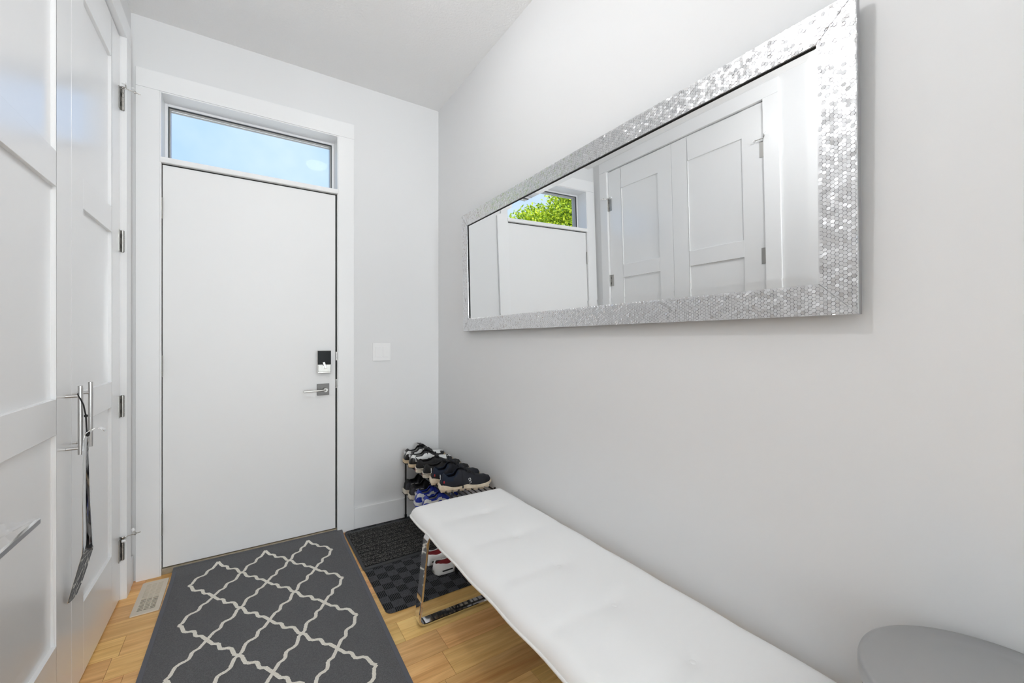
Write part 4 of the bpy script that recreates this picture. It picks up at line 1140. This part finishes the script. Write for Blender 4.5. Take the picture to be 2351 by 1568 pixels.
# ------------------------------------------------------------------ chrome tray on a pedestal
def build_tray():
    zt = .905; x1, y1 = -.262, .925; x0, y0 = -.440, .560
    o = empty('pedestal_table', ((x0 + x1) / 2, (y0 + y1) / 2, 0), label='small polished chrome tray-topped table by the closet, only a corner in view', cat='table')
    hx, hy = (x1 - x0) / 2, (y1 - y0) / 2; bm = B()
    loops = [(hx, hy, zt - .007, .004), (hx, hy, zt, .004), (hx - .004, hy - .004, zt + .001, .004), (hx - .030, hy - .030, zt - .006, .012), (hx - .040, hy - .040, zt - .016, .016), (hx - .048, hy - .048, zt - .018, .016)]
    rs_ = []
    for a, b, z, r in loops: rs_.append([bm.verts.new((x, y, z)) for x, y in rrect(-a, a, -b, b, r, 5)])
    for a, b in zip(rs_, rs_[1:]):
        for k in range(len(a)): bm.faces.new([a[k], a[(k + 1) % len(a)], b[(k + 1) % len(a)], b[k]])
    bm.faces.new(rs_[-1]).material_index = 1; bot = [bm.verts.new((v.co.x, v.co.y, zt - .020)) for v in rs_[0]]
    bot = [bm.verts.new((v.co.x * .8, v.co.y * .85, zt - .020)) for v in rs_[0]]
    for k in range(len(bot)): bm.faces.new([rs_[0][k], rs_[0][(k + 1) % len(bot)], bot[(k + 1) % len(bot)], bot[k]])
    bm.faces.new(bot); bm.normal_update()
    for f in bm.faces:
        if abs(f.normal.z) < .5 and f.calc_center_median().z < zt - .0015 and max(abs(f.calc_center_median().x) / hx, abs(f.calc_center_median().y) / hy) > .9: f.material_index = 1
    obj('tray_top', bm, ['chrome', 'silver_side'], o)
    bm = B(); lathe(bm, [(.018, .012), (.014, .03), (.012, .05), (.012, zt - .03), (.03, zt - .022)], n=24); obj('stem', bm, 'chrome_dull', o)
    bm = B(); lathe(bm, [(0, 0), (.080, 0), (.080, .006), (.03, .012), (0, .014)], n=48); obj('base', bm, 'chrome_dull', o)
build_tray()

# ------------------------------------------------------------------ outside: added bounce ground, and the tree seen in the mirror through the transom
struct('bounce_ground', BX(-30, 20, D + .4, 45, -.62, -.6), 'bounce_slab')  # unseen pale ground, added to bounce sunlight up onto the transom reveal
def build_tree():
    tx, ty, tz = -5.1, 8.0, -.25
    o = empty('leafy_tree', (tx, ty, tz), label='sunlit yellow-green leafy tree outside, seen in mirror through the transom', cat='tree')
    bm = B(); tube(bm, [(0, 0, 0), (.05, .02, 1.2), (0, 0, 2.4), (.1, .05, 4.2)], .12, 10, radii=[.14, .12, .09, .03])
    rr = random.Random(11)
    for k in range(14):
        a = rr.uniform(0, 2 * PI); z = rr.uniform(1.8, 3.8); L = rr.uniform(.5, 1.0); p = Vector((0, 0, z)); q = p + Vector((math.cos(a) * L, math.sin(a) * L, rr.uniform(.5, 1.1)))
        tube(bm, [p, (p + q) / 2 + Vector((0, 0, .1)), q], .03, 6, radii=[.045, .028, .01])
    obj('trunk', bm, 'bark', o)
    bm = B(); lay = bm.faces.layers.float.new('leaf')
    blobs = [(0, 0, 3.5, 1.45), (1.0, -.3, 3.1, 1.0), (-.9, .3, 3.0, 1.3), (.3, -.8, 4.2, 1.05), (-.4, -.2, 4.55, .95), (.1, .8, 3.4, 1.3), (1.2, .2, 3.7, .8)]
    for k in range(60000):
        bx_, by_, bz_, br = rr.choice(blobs)
        d = Vector((rr.gauss(0, 1), rr.gauss(0, 1), rr.gauss(0, 1))).normalized() * br * rr.uniform(.45, 1.0) ** .6 * (1 + .10 * math.sin(5 * k % 17))
        c = Vector((bx_, by_, bz_)) + d; s_ = rr.uniform(.027, .052)
        u = Vector((rr.gauss(0, 1), rr.gauss(0, 1), rr.gauss(0, .7))).normalized(); v = u.orthogonal().normalized(); w_ = u.cross(v)
        v = (v * math.cos(k) + w_ * math.sin(k)).normalized()
        f = bm.faces.new([bm.verts.new(c - u * s_), bm.verts.new(c + v * s_ * .55), bm.verts.new(c + u * s_), bm.verts.new(c - v * s_ * .55)])
        f[lay] = rr.random() ** .8
    obj('leaf_crown', bm, 'leaf', o)['kind'] = 'stuff'
build_tree()
